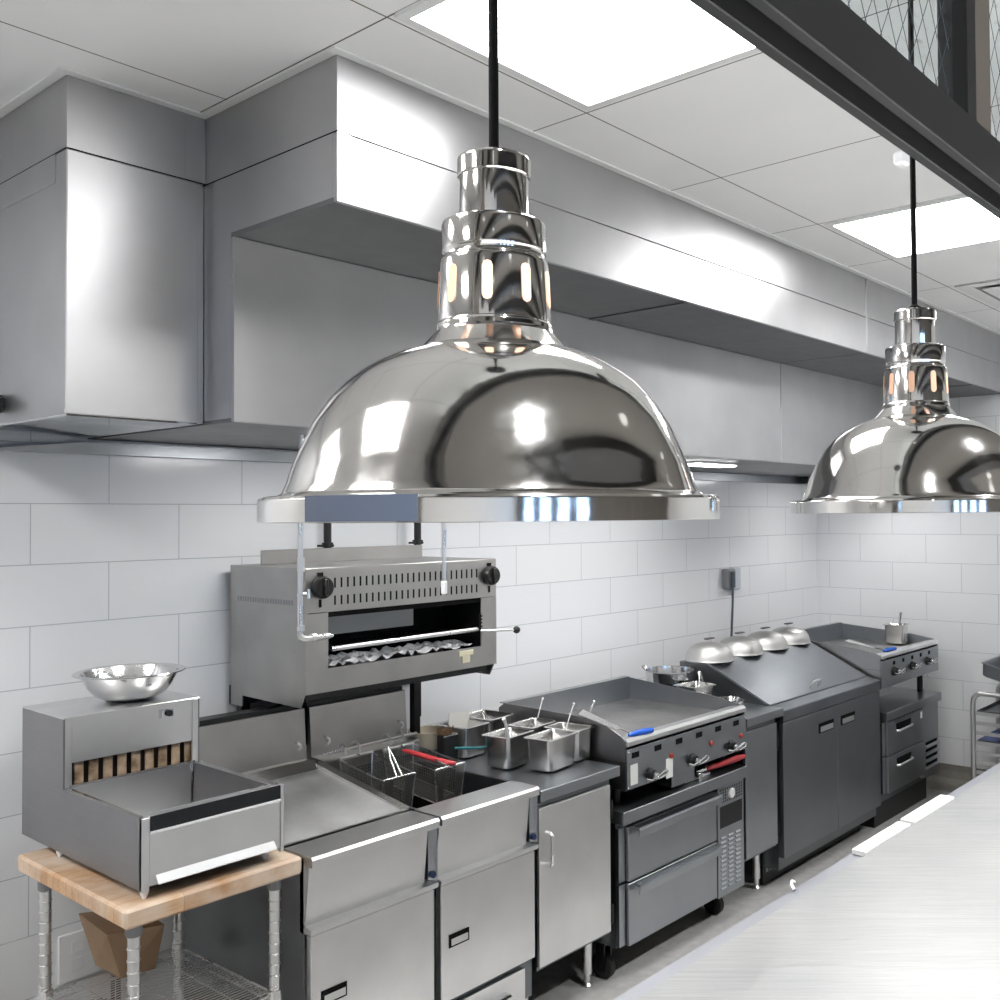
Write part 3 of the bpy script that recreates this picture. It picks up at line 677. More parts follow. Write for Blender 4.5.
bk = MB().box(1.70, 1.73, 2.925, 2.955, .85, SZ0).box(2.40, 2.43, 2.925, 2.955, .85, SZ0).box(1.70, 2.43, 2.955, 2.9995, 1.0, 1.06).box(SX0 + .02, SX1 - .02, SY + .03, SY + .07, SZ0 - .025, SZ0).box(2.305, 2.331, 2.812, 2.838, .7575, SZ0)
bk.build('support_frame', M['black'], t)
B(2.09, 2.30, 2.80, 2.81, 1.022, 1.076).build('drip_shield', M['steelw'], t)
# standing black posts up to the hood and the thin suppression drops
for i, (x, lab) in enumerate(((2.02, 'black conduit behind the broiler top, nearer the elbowed chrome pipe'), (2.415, 'black conduit behind the broiler top, nearer the straight drop pipe'))):
    m = MB().tube([(x, 2.925, SZ1), (x, 2.925, 1.831)], .0135, 12).cyl((x, 2.925, 0), .021, 1.498, 1.514, 6)
    m.box(x - .035, x + .02, 2.915, 2.935, 1.500, 1.507)
    S(m, 'gas_conduit', M['black'], lab, 'conduit', (x, 2.925, SZ1), 'black conduits behind the broiler')
t = thing('suppression_pipe', 'thin chrome drop pipe with an elbow at the broiler opening', 'pipe', (1.67, 2.40, 1.25))
MB().tube([(1.585, 2.42, 1.8322), (1.582, 2.42, 1.30), (1.582, 2.42, 1.275)], .0075, 12).tube([(1.582, 2.42, 1.28), (1.584, 2.42, 1.268), (1.595, 2.42, 1.263), (1.66, 2.42, 1.263)], .0085, 12).build('pipe', M['wire'], t)
m = MB(); m.lathe([(.011, 1.285), (.011, 1.30)], (1.585, 2.42, 0), 12).lathe([(.0105, 1.45), (.0105, 1.49)], (1.585, 2.42, 0), 12).tube([(1.618, 2.42, 1.263), (1.632, 2.42, 1.263)], .0115, 12)
m.build('coupling', M['steel'], t); MB().tube([(1.66, 2.42, 1.263), (1.675, 2.42, 1.263), (1.69, 2.42, 1.261)], [.0095, .008, .003], 12).build('nozzle', M['wire'], t)
MB().tube([(1.575, 2.42, 1.385), (1.60, 2.42, 1.387)], .005, 8).tube([(1.60, 2.405, 1.375), (1.60, 2.405, 1.40)], .004, 6).build('clamp', M['wire'], t)
t = thing('suppression_pipe', 'thin straight drop pipe in front of the broiler slots', 'pipe', (2.11, 2.42, 1.35))
MB().tube([(2.105, 2.42, 1.8322), (2.105, 2.42, 1.39)], .0075, 12).build('pipe', M['wire'], t)
MB().lathe([(.0085, 1.353), (.010, 1.358), (.010, 1.392), (.0075, 1.395)], (2.105, 2.42, 0), 12).build('nozzle', M['whitep'], t)

# ------------------------------------------------------------------ butcher block cart with the fry dump station
TZ = .78
t = thing('work_cart', 'wire shelf cart with a worn butcher block top beside the fryers', 'cart', (1.17, 2.37, 0))
B(.966, 1.388, 2.112, 2.685, TZ - .042, TZ, b=.006).build('butcher_block_top', M['wood'], t)
SHZ = .455
for px, py in ((1.006, 2.16), (1.342, 2.16), (.998, 2.596), (1.328, 2.596)):
    m = MB().cyl((px, py, 0), .0125, .012, TZ - .06, 20)
    k = 0.09
    while k < TZ - .075: m.lathe([(.0126, k), (.0142, k + .001), (.0142, k + .0028), (.0126, k + .004)], (px, py, 0), 20); k += .0255
    m.lathe([(.018, .0), (.018, .008), (.008, .014)], (px, py, 0), 16)
    p = m.build('post', M['wire'], t)
    MB().lathe([(.015, TZ - .075), (.0175, TZ - .07), (.0175, TZ - .0425)], (px, py, 0), 20).build('post_cap', M['greyp'], p)
    MB().lathe([(.0135, SHZ - .03), (.018, SHZ - .027), (.0165, SHZ + .01), (.0135, SHZ + .012)], (px, py, 0), 20).build('collar', M['wire'], p)
def wire_shelf(z):
    s = MB()
    y = 2.165
    while y < 2.595: s.tube([(1.0, y, z), (1.336, y, z)], .0017, 5); y += .0125
    for x in (1.075, 1.17, 1.265): s.tube([(x, 2.16, z - .0035), (x, 2.596, z - .0035)], .0022, 5)
    for zz in (z - .001, z - .024):
        s.tube([(1.006, 2.16, zz), (1.342, 2.16, zz), (1.330, 2.596, zz), (.998, 2.596, zz), (1.006, 2.16, zz)], .003, 6)
    for (a, b2) in (((1.006, 2.16), (1.342, 2.16)), ((1.342, 2.16), (1.330, 2.596)), ((.998, 2.596), (1.330, 2.596)), ((1.006, 2.16), (.998, 2.596))):
        pts = []
        for i in range(25):
            q = i / 24; pts.append((a[0] + (b2[0] - a[0]) * q, a[1] + (b2[1] - a[1]) * q, z - .002 - (i % 2) * .021))
        s.tube(pts, .0014, 4)
    return s
wire_shelf(SHZ).build('wire_shelf', M['wire'], t); wire_shelf(.15).build('wire_shelf', M['wire'], t)

t = thing('fry_dump_station', 'steel fry dump station with open bin on the butcher block cart', 'food warmer', (1.18, 2.4, TZ))
WX0, WX1, WY0, WYR, WYB = 1.012, 1.352, 2.140, 2.535, 2.78
for a in (WX0, WX1 - .004): MB().prism([(WY0, .80), (WYB, .80), (WYB, 1.122), (WYR, 1.122), (WYR, .952), (WY0, .957)], a, a + .004, 'x').build('side_panel', M['steels'], t)
MB().box(WX0 - .001, WX1 + .001, WYR - .001, WYB, 1.1195, 1.1235, .001).build('top_panel', M['steel'], t)
B(WX0 + .004, WX1 - .004, WYB - .004, WYB, .80, 1.1195).build('back_panel', M['steelc'], t)
B(WX0 + .018, WX1 - .018, WYR + .002, WYR + .006, 1.012, 1.1195).build('hood_panel', M['steel'], t)
B(WX0 + .004, WX0 + .020, WYR - .001, WYR + .006, .95, 1.1195, b=.001).build('upright', M['steel'], t)
B(WX1 - .020, WX1 - .004, WYR - .001, WYR + .006, .93, 1.1195, b=.001).build('upright', M['steel'], t)
m = MB().box(WX0 + .004, WX1 - .004, WY0 + .02, WYB - .004, .825, .83).box(WX0 + .014, WX1 - .014, WYR + .006, WYR + .010, .83, .956)
MB().box(WX0 + .014, WX1 - .014, WYR - .004, WYR + .011, .955, .960).box(WX1 - .016, WX1 - .004, WY0 + .02, WYR - .004, .9535, .957).box(WX0 + .004, WX0 + .012, WY0 + .02, WYR - .004, .9525, .956).build('bin_rim', M['pan'], t)
m.build('bin_liner', M['steel'], t)
MB().prism([(WX0 + .004, .953), (WX0 + .014, .953), (WX0 + .03, .83), (WX0 + .004, .83)], WY0 + .02, WYR, 'y').build('bin_side', M['steels'], t)  # bin sides in darker steel, the liner's shade put into the colour
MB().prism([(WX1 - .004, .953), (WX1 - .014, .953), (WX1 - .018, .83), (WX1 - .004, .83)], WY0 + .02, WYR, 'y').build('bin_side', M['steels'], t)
s = MB()
for i in range(9):
    x = WX0 + .030 + i * .0345
    s.box(x, x + .0225, WYR + .012, WYR + .018, .955, 1.012, .002)
s.build('heat_slats', M['bun'], t)
B(WX0 + .01, WX1 - .01, WYR + .030, WYR + .034, .95, 1.012).build('slat_recess', M['brown'], t)  # dark brown plate behind the slats
B(WX0 + .016, WX1 - .010, WY0 - .003, WY0 + .012, .808, .957, b=.001).build('front_panel', M['steel'], t)
B(WX0 + .017, WX1 - .010, WY0 - .006, WY0 - .003, .926, .958, b=.0008).build('glass_band', M['bandm'], t)
B(WX0 + .017, WX1 - .010, WY0 - .0075, WY0 - .003, .920, .9255, b=.0005).build('bright_edge', M['whitep'], t); B(WX0 + .02, WX1 - .03, WY0 + .004, WY0 + .012, .957, .962).build('front_lip', M['wire'], t)
B(WX0, WX0 + .016, WY0 - .004, WY0 + .01, .798, .956, b=.001).build('front_post', M['steel'], t); B(WX1 - .009, WX1, WY0 - .004, WY0 + .01, .798, .958, b=.001).build('front_post', M['steel'], t)
MB().prism([(WY0 - .003, .829), (WY0 - .016, .814), (WY0 - .016, .811), (WY0 - .003, .824)], WX0 + .030, WX1 - .026, 'x').build('crumb_lip', M['whitep'], t)
m = MB().box(1.248, 1.254, WYR - .006, WYR + .002, 1.085, 1.105).box(1.278, 1.284, WYR - .006, WYR + .002, 1.085, 1.105).box(1.246, 1.286, WYR, WYR + .002, 1.083, 1.108); k = m.build('switch_guard', M['steel'], t)
MB().tube([(1.266, WYR + .002, 1.096), (1.266, WYR - .012, 1.096)], .0085, 12).build('switch', M['blackp'], k)
for fx, fy in ((WX0 + .012, WY0 + .012), (WX1 - .03, WY0 + .03), (WX0 + .012, WYB - .20), (WX1 - .03, WYB - .20)):
    MB().lathe([(.004, TZ), (.009, .792), (.009, .800)], (fx, fy, 0), 12).build('foot', M['whitep'], t)
o = MB().lathe([(1.14 * r, 1.25 * z) for r, z in [(.03, 0), (.052, .002), (.072, .012), (.090, .030), (.1035, .056), (.111, .0585), (.118, .0575), (.1195, .059), (.118, .0605), (.111, .0615), (.1025, .059), (.088, .031), (.070, .014), (.05, .0045), (1e-5, .004)]], (1.225, 2.655, 1.1238), 72)
S(o, 'mixing_bowl', M['bowl'], 'shiny steel mixing bowl on top of the fry dump station', 'bowl', (1.225, 2.655, 1.1238))

# kraft box on the wire shelf
top = [(1.108, 2.520, .580), (1.232, 2.48, .574), (1.248, 2.655, .574), (1.120, 2.71, .582)]; bot = [(1.146, 2.528, SHZ + .002), (1.226, 2.515, SHZ + .002), (1.214, 2.64, SHZ + .002), (1.140, 2.655, SHZ + .002)]
m = MB().add(bot + top, [(3, 2, 1, 0), (0, 1, 5, 4), (1, 2, 6, 5), (2, 3, 7, 6), (3, 0, 4, 7), (4, 5, 6, 7)])
o = S(m, 'takeout_box', M['kraft'], 'brown kraft takeout box on the wire shelf of the cart', 'box', (1.17, 2.58, SHZ))
# double outlet behind the cart
t = thing('wall_outlet', 'white wall outlet plate with black plug behind the cart', 'outlet', (1.25, 2.995, .40))
B(1.185, 1.345, 2.992, 2.9995, .29, .425, b=.002).build('plate', M['whitep'], t)
s = MB()
for x in (1.235, 1.30):
    for z in (.335, .385): s.box(x - .016, x + .016, 2.990, 2.992, z - .017, z + .017, .001)
s.build('sockets', M['whitep'], t)
S(MB().box(1.285, 1.325, 2.955, 2.990, .365, .40, .006).tube([(1.305, 2.958, .372), (1.305, 2.93, .34), (1.31, 2.94, .2), (1.40, 2.95, .06), (1.5, 2.9, .012)], .0055, 8).tube([(1.33, 2.97, .74), (1.335, 2.97, .5), (1.34, 2.97, .2), (1.36, 2.95, .02)], .006, 8), 'power_plug', M['blackp'], 'black power plug and cords in the wall outlet behind the cart', 'plug', (1.305, 2.97, .38))

# ------------------------------------------------------------------ worktop cabinets
def cabinet(x0, x1, topz, label, hinge_handle, yf=2.112, ax0=None):
    t = thing('worktop_cabinet', label, 'cabinet', ((x0 + x1) / 2, 2.5, 0), 'narrow steel worktop cabinets in the cooking line')
    B(x0 if ax0 is None else ax0, x1 + .006, yf - .014, 2.985, topz - .034, topz, b=.002).build('worktop', M['steelc'], t)
    b = MB().box(x0 + .006, x1 - .02, yf + .014, 2.95, .20, topz - .045); b.box(x0 + .03, x1 - .04, yf + .03, 2.9, topz - .045, topz - .034); b.build('body', M['steeld'], t)
    B(x0 + .006, x1 - .03, yf, yf + .0135, .212, topz - .058, b=.002).build('door', M['steel' if hinge_handle else 'steelc'], t)
    m = MB()
    for z in (topz - .14, .27): m.tube([(x1 - .022, yf + .003, z - .03), (x1 - .022, yf + .003, z + .03)], .006, 8)
    m.build('hinge', M['black'], t)
    if hinge_handle: bar_handle((x0 + .036, yf, .520), (x0 + .036, yf, .620), (0, -.026, 0), .0065, 'door_handle', t)
    for lx in (x0 + (.04 if hinge_handle else .12), x1 - .03):
        for ly in (2.22 if lx > x0 + .13 or hinge_handle else 2.5, 2.90): leg(lx, ly, .20, t)
cabinet(2.21, 2.590, .757, 'worktop cabinet holding steel pans between open fryer and larger griddle', True)
cabinet(3.412, 3.698, .779, 'narrow worktop cabinet between the larger griddle and sandwich prep table', False)

# ------------------------------------------------------------------ griddles on refrigerated chef bases
def griddle(x0, x1, dz, label, big):
    t = thing('griddle', label, 'griddle', ((x0 + x1) / 2, 2.4, .6 + dz), 'steel countertop griddles')
    yf, yb = 2.10, 2.72; pz = .800 + dz
    def side(a, b2):
        return MB().prism([(yf + .006, .660 + dz), (yf + .006, .828 + dz), (yf + .03, .846 + dz), (yf + .12, .884 + dz), (yf + .17, .889 + dz), (yb - .03, .895 + dz), (yb, .875 + dz), (yb, .660 + dz)], a, b2, 'x')
    def low(a, b2):
        return MB().prism([(yf + .006, .660 + dz), (yf + .006, .826 + dz), (yf + .03, .838 + dz), (yf + .14, .855 + dz), (yb - .03, .890 + dz), (yb, .875 + dz), (yb, .660 + dz)], a, b2, 'x')
    (side if big else low)(x0, x0 + .004).build('side_splash', M['steels'], t); low(x1 - .004, x1).build('side_splash', M['steelc'], t)
    MB().box(x0 + .004, x1 - .004, yb - .03, yb - .026, pz - .01, .895 + dz).box(x0 + .004, x1 - .004, yb - .026, yb, .891 + dz, .895 + dz).build('back_splash', M['steelc'], t)
    B(x0 - .0005, x0 + .001, yf + .004, yb - .01, .7545 + dz, .7555 + dz).build('side_seam', M['void'], t)
    B(x0 + .004, x1 - .004, yf + .085, yb - .03, pz - .02, pz).build('cooking_plate', M['grid'], t)
    B(x0 + .004, x1 - .004, yf + .074, yf + .085, pz - .02, pz - .002).build('grease_trough', M['void'], t)
    MB().prism([(yf - .002, .812 + dz), (yf - .002, .826 + dz), (yf + .008, .836 + dz), (yf + .074, .842 + dz - .018), (yf + .074, pz - .03), (yf + .02, .812 + dz)], x0 + .004, x1 - .004, 'x').build('front_rail', M['steel'], t)
    B(x0 + .004, x1 - .004, yf + .02, yb - .03, .665 + dz, pz - .02).build('body', M['void'], t)
    pt = .800 + dz; B(x0 + .002, x1 - .002, yf, yf + .005, .664 + dz, pt, b=.001).build('control_panel', M['steelc'], t)
    W = x1 - x0
    s = MB(); nsl = 6 if big else 5
    for i in range(nsl):
        x = x0 + W * ((.062 + i * .168) if big else (.20 + i * .155)); hw = .021 if big else .014
        s.box(x - hw, x + hw, yf - .0008, yf + .001, pt - .033, pt - .013, .0045)
        s.build('vent_hole', M['void'], t); s = MB()
    for i in range(3):
        kx = x0 + W * (.165, .498, .845)[i] if big else x0 + W * (.20, .50, .78)[i]; kz = .694 + dz + (0 if big else .04)
        m = MB(); m.X = Matrix.Translation((kx, yf, kz)) @ Matrix.Rotation(PI / 2, 4, 'X')
        m.lathe([(.024, 0), (.024, .003), (.020, .006), (.018, .022), (.009, .026)], n=24); kb = m.build('control_knob', M['blackp'], t)
        m = MB(); m.X = Matrix.Translation((kx, yf, kz)) @ Matrix.Rotation(PI / 2, 4, 'X'); m.lathe([(.011, .024), (.011, .034), (.004, .036)], n=16); m.X = Matrix.Identity(4)
        m.tube([(kx - .052, yf - .026, kz - .002), (kx - .03, yf - .032, kz - .008), (kx, yf - .034, kz - .002), (kx + .05, yf - .034, kz + .010), (kx + .066, yf - .032, kz + .004), (kx + .05, yf - .036, kz - .004), (kx + .006, yf - .035, kz - .012)], .0034, 6)
        m.build('knob_lever', M['bowl'], kb)
    if big:
        for x, z in ((.332, .734), (.668, .731), (.945, .722)):
            m = MB(); m.X = Matrix.Translation((x0 + W * x, yf, z)) @ Matrix.Rotation(PI / 2, 4, 'X'); m.lathe([(.010, 0), (.010, .004), (.006, .009), (1e-5, .0105)], n=16); m.build('pilot_lens', M['redk'], t)
        for x, z in ((.050, .712), (.318, .692)): B(x0 + W * x - .020, x0 + W * x + .020, yf - .0012, yf, z - .035, z + .035).build('sticker', M['label'], t)
        m = MB()
        for x, z in ((.012, .79), (.012, .672), (.988, .79), (.988, .672)): m.ball((x0 + W * x, yf - .001, z), .004, 8)
        m.build('screws', M['bowl'], t)
    # grease drawer hanging beneath the panel
    if big: d = MB().box(x0 + .275, x0 + .42, yf + .012, yf + .30, .612, .663).build('grease_drawer', M['steelc'], t)
    else: MB().box(x0 + .03, x0 + .20, yf + .03, yf + .3, .630 + dz - .015, .664 + dz).build('grease_drawer', M['steel'], t)
    for x in (x0 + .05, x1 - .05):
        for y in (yf + .09, yb - .08): MB().cyl((x, y, 0), .016, .600 if big else .594, .665 + dz, 16).build('leg', M['black'], t)
    return t
griddle(2.635, 3.404, 0, 'larger griddle with three levers and red lenses beside the steel pans', True)
griddle(4.700, 5.460, .054, 'farther griddle in the corner by the end wall', False)

def chef_base(x0, x1, zt, label, big):
    t = thing('chef_base', label, 'refrigerator', ((x0 + x1) / 2, 2.4, 0), 'low refrigerated drawer bases under the griddles')
    yf = 2.085; zh = zt - .044
    B(x0, x1, yf, 2.80, zh, zt, b=.002).build('top', M['steelc'], t)
    b = MB().box(x0 + .008, x1 - .008, yf + .045, 2.79, .135, zh); b.build('body', M['steeld'], t)
    xs = x0 + (x1 - x0) * (.755 if big else .70)
    rows = ((.352, zh - .018), (.136, .346)) if big else ((.366, zh - .012), (.175, .360))
    for z0, z1 in rows:
        d = B(x0 + .045, xs - .006, yf + .016, yf + .044, z0, z1, b=.002).build('drawer', M['steelc'], t)
        B(x0 + .008, x0 + .040, yf + .03, yf + .044, z0 + .004, z1).build('drawer_stile', M['steelc'], d)
        if big:
            MB().prism([(yf + .016, z1 - .002), (yf - .010, z1 - .004), (yf - .014, z1 - .012), (yf - .012, z1 - .038), (yf - .009, z1 - .038), (yf - .010, z1 - .014), (yf + .016, z1 - .010)], x0 + .070, xs - .010, 'x').build('lip_handle', M['steelc'], d)
        else:
            h = MB().box(x0 + .15, x0 + .34, yf + .0150, yf + .016, z1 - .062, z1 - .024, .0).build('pull_recess', M['void'], d)
            MB().tube([(x0 + .155, yf + .016, z1 - .060), (x0 + .16, yf + .001, z1 - .058), (x0 + .33, yf + .001, z1 - .056), (x0 + .335, yf + .016, z1 - .054)], .0055, 8).build('pull', M['steel'], h)
    p = B(xs, x1 - .006, yf + .014 if big else yf + .02, yf + .044, .128 if big else .155, zh - .006, b=.002).build('grille_panel', M['steelc'], t)
    pw = x1 - .006 - xs
    if big:
        m = MB()
        for i in range(13):
            for j in range(5):
                x = xs + .016 + i * .0128; z = zh - .065 + j * .0115
                if abs(i - 6) < 3 and 0 < j < 4: continue
                m.box(x - .002, x + .002, yf + .0132, yf + .0142, z - .004, z + .004)
        m.build('upper_vents', M['void'], p)
        B(xs + .014, xs + pw - .014, yf + .0134, yf + .0142, zh - .165, zh - .082).build('mesh_filter', M['black'], p)
        m = MB()
        for i in range(12):
            for j in range(3):
                x = xs + .018 + j * .052; z = .155 + i * .0175
                m.prism([(yf + .014, z + .010), (yf + .009, z + .004), (yf + .014, z + .003)], x, x + .034, 'x')
        m.build('louvers', M['steelc'], p)
        m = MB(); m.X = Matrix.Translation((xs + pw * .5, yf + .014, zh - .043)) @ Matrix.Rotation(PI / 2, 4, 'X'); m.lathe([(.020, 0), (.020, .006), (.016, .009), (1e-5, .009)], n=24); g = m.build('thermometer', M['whitep'], p)
    else:
        m = MB(); l = MB()
        for i in range(4):
            z = .205 + i * .038
            m.box(xs + .03, x1 - .03, yf + .0192, yf + .0202, z + .006, z + .024); l.prism([(yf + .02, z + .008), (yf + .006, z), (yf + .006, z - .003), (yf + .02, z - .006)], xs + .02, x1 - .02, 'x')
        m.build('vent_gaps', M['void'], p); l.build('louvers', M['steelc'], p)
        B(xs - .05, xs - .022, yf + .0152, yf + .016, zh - .062, zh - .026).build('sticker', M['label'], t)
    if big:
        for cx in (x0 + .045, x1 - .055):
            for cy in (2.215, 2.70): caster(cx, cy, .136, t, .044)
    else:
        B(x0 + .012, x1 - .04, 2.165, 2.185, 0, .136).build('toe_kick_or_shade', M['black'], t); B(x0 + .012, x1 - .04, 2.185, 2.75, 0, .10).build('shade_block', M['black'], t)  # black front and block stand in for the deep shade under the base
chef_base(2.598, 3.385, .600, 'low chef base with two lipped drawers and louvred panel under the larger griddle', True)
chef_base(4.722, 5.462, .594, 'low chef base with two drawers under the farther griddle in the corner', False)
t = thing('griddle_scraper', 'griddle scraper with red handle on the chef base under the larger griddle', 'scraper', (3.28, 2.12, .60))
MB().tube([(3.16, 2.13, .627), (3.26, 2.118, .630), (3.345, 2.108, .634), (3.39, 2.10, .635)], [.009, .012, .0125, .007], 14).build('handle', M['red'], t)
MB().tube([(3.085, 2.145, .624), (3.17, 2.13, .627)], .008, 10).box(3.07, 3.09, 2.10, 2.19, .600, .632, .002).build('ferrule', M['bowl'], t)
S(B(3.02, 3.19, 2.13, 2.24, .600, .612, b=.003), 'metal_tray', M['wire'], 'small bright metal tray beside the red scraper on the chef base', 'tray', (3.1, 2.18, .60))

def spatula(p, tip, label, hdir):
    t = thing('spatula', label, 'spatula', p, 'spatulas with blue grips left on the griddles')
    p = Vector(p); tip = Vector(tip); d = (tip - p); L = d.length; d.normalize(); w = Vector((-d.y, d.x, 0)).normalized()
    a = p + d * (L * .28); q = []
    for s_, k in ((a, .022), (tip, .040)): q += [s_ + w * k, s_ - w * k]
    up = Vector((0, 0, .0025))
    MB().add([q[0], q[1], q[3], q[2]] + [v + up for v in (q[0], q[1], q[3], q[2])], [(3, 2, 1, 0), (4, 5, 6, 7), (0, 1, 5, 4), (1, 2, 6, 5), (2, 3, 7, 6), (3, 0, 4, 7)]).build('blade', M['pan'], t)
    h = Vector(hdir)
    MB().tube([a + Vector((0, 0, .003)), p + Vector((0, 0, .004))], .0035, 8).build('shank', M['pan'], t)
    MB().tube([p - h * .03 + Vector((0, 0, .006)), p + Vector((0, 0, .008)), p + h * .05 + Vector((0, 0, .008)), p + h * .095 + Vector((0, 0, .007)), p + h * .10 + Vector((0, 0, .007))], [.005, .010, .0115, .009, .004], 12).build('grip', M['blue'], t)
spatula((2.700, 2.118, .836), (2.610, 2.285, .912), 'spatula with blue grip on the front rail of the larger griddle', (.92, -.12, 0))
spatula((4.815, 2.125, .890), (4.785, 2.33, .935), 'spatula with blue grip on the front rail of the farther griddle', (.95, -.1, 0))

# ------------------------------------------------------------------ pans and utensils on the first worktop
WZ = .7572
scoop('steam_pan', 'small steel pan nearest the open fryer corner of the worktop front', (2.432, 2.262, WZ), .12, .165, .118, .112, group='small steel pans on the worktop')
scoop('steam_pan', 'small steel pan at the worktop front, next to the griddle side', (2.565, 2.300, WZ), .12, .112, .150, .112, group='small steel pans on the worktop')
scoop('steam_pan', 'small steel pan with a bright spoon standing in its corner', (2.368, 2.400, WZ), .12, .150, .118, .112, group='small steel pans on the worktop')
scoop('steam_pan', 'small empty steel pan behind the skewer pan, against the griddle side', (2.535, 2.445, WZ), .12, .160, .118, .112, group='small steel pans on the worktop')
scoop('steam_pan', 'small steel pan holding a white card, behind the grill brush', (2.375, 2.635, WZ), .10, .130, .150, .112, group='small steel pans on the worktop')
scoop('steam_pan', 'small steel pan by the tiled wall behind the spoon pan', (2.535, 2.680, WZ), .10, .150, .170, .112, group='small steel pans on the worktop')
S(MB().prism([(2.335, .80), (2.43, .80), (2.435, .902), (2.34, .905)], 2.665, 2.668, 'y'), 'card', M['paper'], 'white card standing in the steel pan behind the grill brush', 'card', (2.385, 2.665, .80))
S(MB().tube([(2.352, 2.385, .765), (2.340, 2.372, .86), (2.318, 2.362, .915), (2.308, 2.360, .930)], [.007, .006, .005, .007], 10).ball((2.352, 2.386, .772), .011, 10), 'spoon', M['whitep'], 'bright spoon standing in a steel pan on the worktop', 'spoon', (2.352, 2.385, .765))
for a, b2, lab in (((2.46, 2.27, .772), (2.607, 2.315, .938), 'thin steel skewer leaning out of the front pan nearest the fryer'), ((2.52, 2.45, .775), (2.665, 2.52, .925), 'thin steel skewer leaning out of the empty pan by the griddle'), ((2.575, 2.29, .772), (2.735, 2.33, .925), 'thin steel skewer leaning over the griddle from the front pan')):
    S(MB().tube([a, b2], .0022, 6).ball(b2, .005, 8), 'skewer', M['steel'], lab, 'skewer', a, 'thin skewers in the steel pans')
t = thing('grill_brush', 'black grill brush with tan bristles and teal handle beside the red-gripped basket', 'brush', (2.28, 2.52, WZ))
m = MB().box(2.170, 2.235, 2.498, 2.535, .790, .878, .004); m.build('head', M['black'], t)
m = MB()
for i in range(46): x, y = random.uniform(2.172, 2.233), random.uniform(2.50, 2.533); m.tube([(x, y, .876), (x + random.uniform(-.009, .009), y, random.uniform(.888, .903))], .0012, 4)
m.build('bristles', M['bristle'], t)
MB().tube([(2.215, 2.497, .831), (2.30, 2.475, .819), (2.362, 2.43, .822)], .0045, 10).build('handle', M['teal'], t)
MB().tube([(2.224, 2.516, .7572), (2.224, 2.516, .792)], .012, 12).build('stem', M['black'], t)
S(MB().lathe([(.03, 0), (.045, .004), (.066, .045), (.070, .072), (.066, .072), (.060, .045), (.03, .010), (1e-5, .008)], (2.355, 2.80, WZ), 40), 'bowl', M['cream'], 'cream bowl behind the brush at the wall end of the worktop', 'bowl', (2.355, 2.80, WZ))

# ------------------------------------------------------------------ pots on the narrow worktop between griddle and prep table
GZ = .7795
S(MB().lathe([(.075, 0), (.08, .003), (.08, .072), (.076, .075), (1e-5, .075)], (3.588, 2.61, GZ), 40), 'pot', M['black'], 'black pot under the wide steel pan between griddle and prep table', 'pot', (3.588, 2.61, GZ))
t = thing('frying_pan', 'wide round steel pan resting on a black pot behind the larger griddle', 'pan', (3.588, 2.61, GZ + .0752))
MB().lathe([(.085, 0), (.107, .006), (.111, .05), (.1145, .052), (.1145, .055), (.110, .054), (.106, .010), (1e-5, .006)], (3.588, 2.61, GZ + .0752), 56).build('body', M['bowl'], t)
MB().tube([(3.535, 2.705, GZ + .125), (3.53, 2.72, GZ + .140), (3.56, 2.735, GZ + .140), (3.565, 2.72, GZ + .125)], .004, 8).build('handle', M['bowl'], t)
scoop('steam_pan', 'small steel pan with ladle on the narrow worktop beside the prep table', (3.525, 2.43, GZ), -.12, .150, .130, .090, group='small steel pans by the prep table')
S(MB().tube([(3.53, 2.42, .79), (3.56, 2.43, .86), (3.585, 2.45, .906), (3.60, 2.452, .905), (3.598, 2.44, .872)], .0045, 10).ball((3.588, 2.451, .908), .009, 10).ball((3.53, 2.42, .80), .014, 12), 'ladle', M['bowl'], 'bright ladle leaning in the small pan beside the prep table', 'ladle', (3.53, 2.42, .79))
S(MB().lathe([(.04, 0), (.05, .003), (.060, .036), (.063, .038), (.060, .039), (.047, .008), (1e-5, .006)], (3.56, 2.275, GZ), 40), 'bowl', M['bowl'], 'small shiny bowl at the front of the narrow worktop by the griddle corner', 'bowl', (3.56, 2.275, GZ))

# ------------------------------------------------------------------ sandwich prep table
t = thing('prep_table', 'refrigerated prep table with a sloped lid and two doors beside the farther griddle', 'prep table', (4.19, 2.4, 0))
PX0, PX1 = 3.704, 4.680; yf = 2.10
b = MB().box(PX0, PX1, yf + .03, 2.637, .085, .715); b.build('body', M['steeld'], t)
for a in (PX0, PX1 - .008): MB().prism([(yf + .02, .715), (yf + .02, .765), (2.165, .775), (2.485, .925), (2.637, .930), (2.637, .715)], a, a + .008, 'x').build('end_panel', M['steeld'], t)
MB().prism([(yf, .718), (yf, .762), (yf + .004, .766), (2.166, .777), (2.166, .718)], PX0, PX1, 'x').build('front_rail', M['steelp'], t)
l = MB().prism([(2.168, .779), (2.172, .783), (2.485, .929), (2.489, .929), (2.489, .921), (2.172, .772)], PX0 + .006, PX1 - .006, 'x').build('lid', M['steelp'], t)
bar_handle((4.135, 2.20, .797), (4.205, 2.20, .797), (0, -.018, .026), .006, 'lid_handle', l)
B(PX0 + .006, PX1 - .006, 2.489, 2.637, .915, .9305, b=.001).build('top_shelf', M['steelp'], t)
xm = PX0 + .505
for x0, x1, h0 in ((PX0 + .002, xm - .0012, xm - .185), (xm + .0012, PX1 - .002, xm + .035)):
    d = B(x0, x1, yf + .002, yf + .0295, .140, .712, b=.002).build('door', M['steelp'], t)
    recess(d, h0, h0 + .145, yf + .002, .612, .656)
B(PX0 + .01, PX1 - .01, yf + .115, yf + .13, .0, .135).build('toe_kick_or_shade', M['black'], t)
m = MB()
for i in range(26): m.box(PX0 + .03 + i * .0355, PX0 + .052 + i * .0355, yf + .112, yf + .115, .05, .12)
m.build('toe_grille', M['steeld'], t)
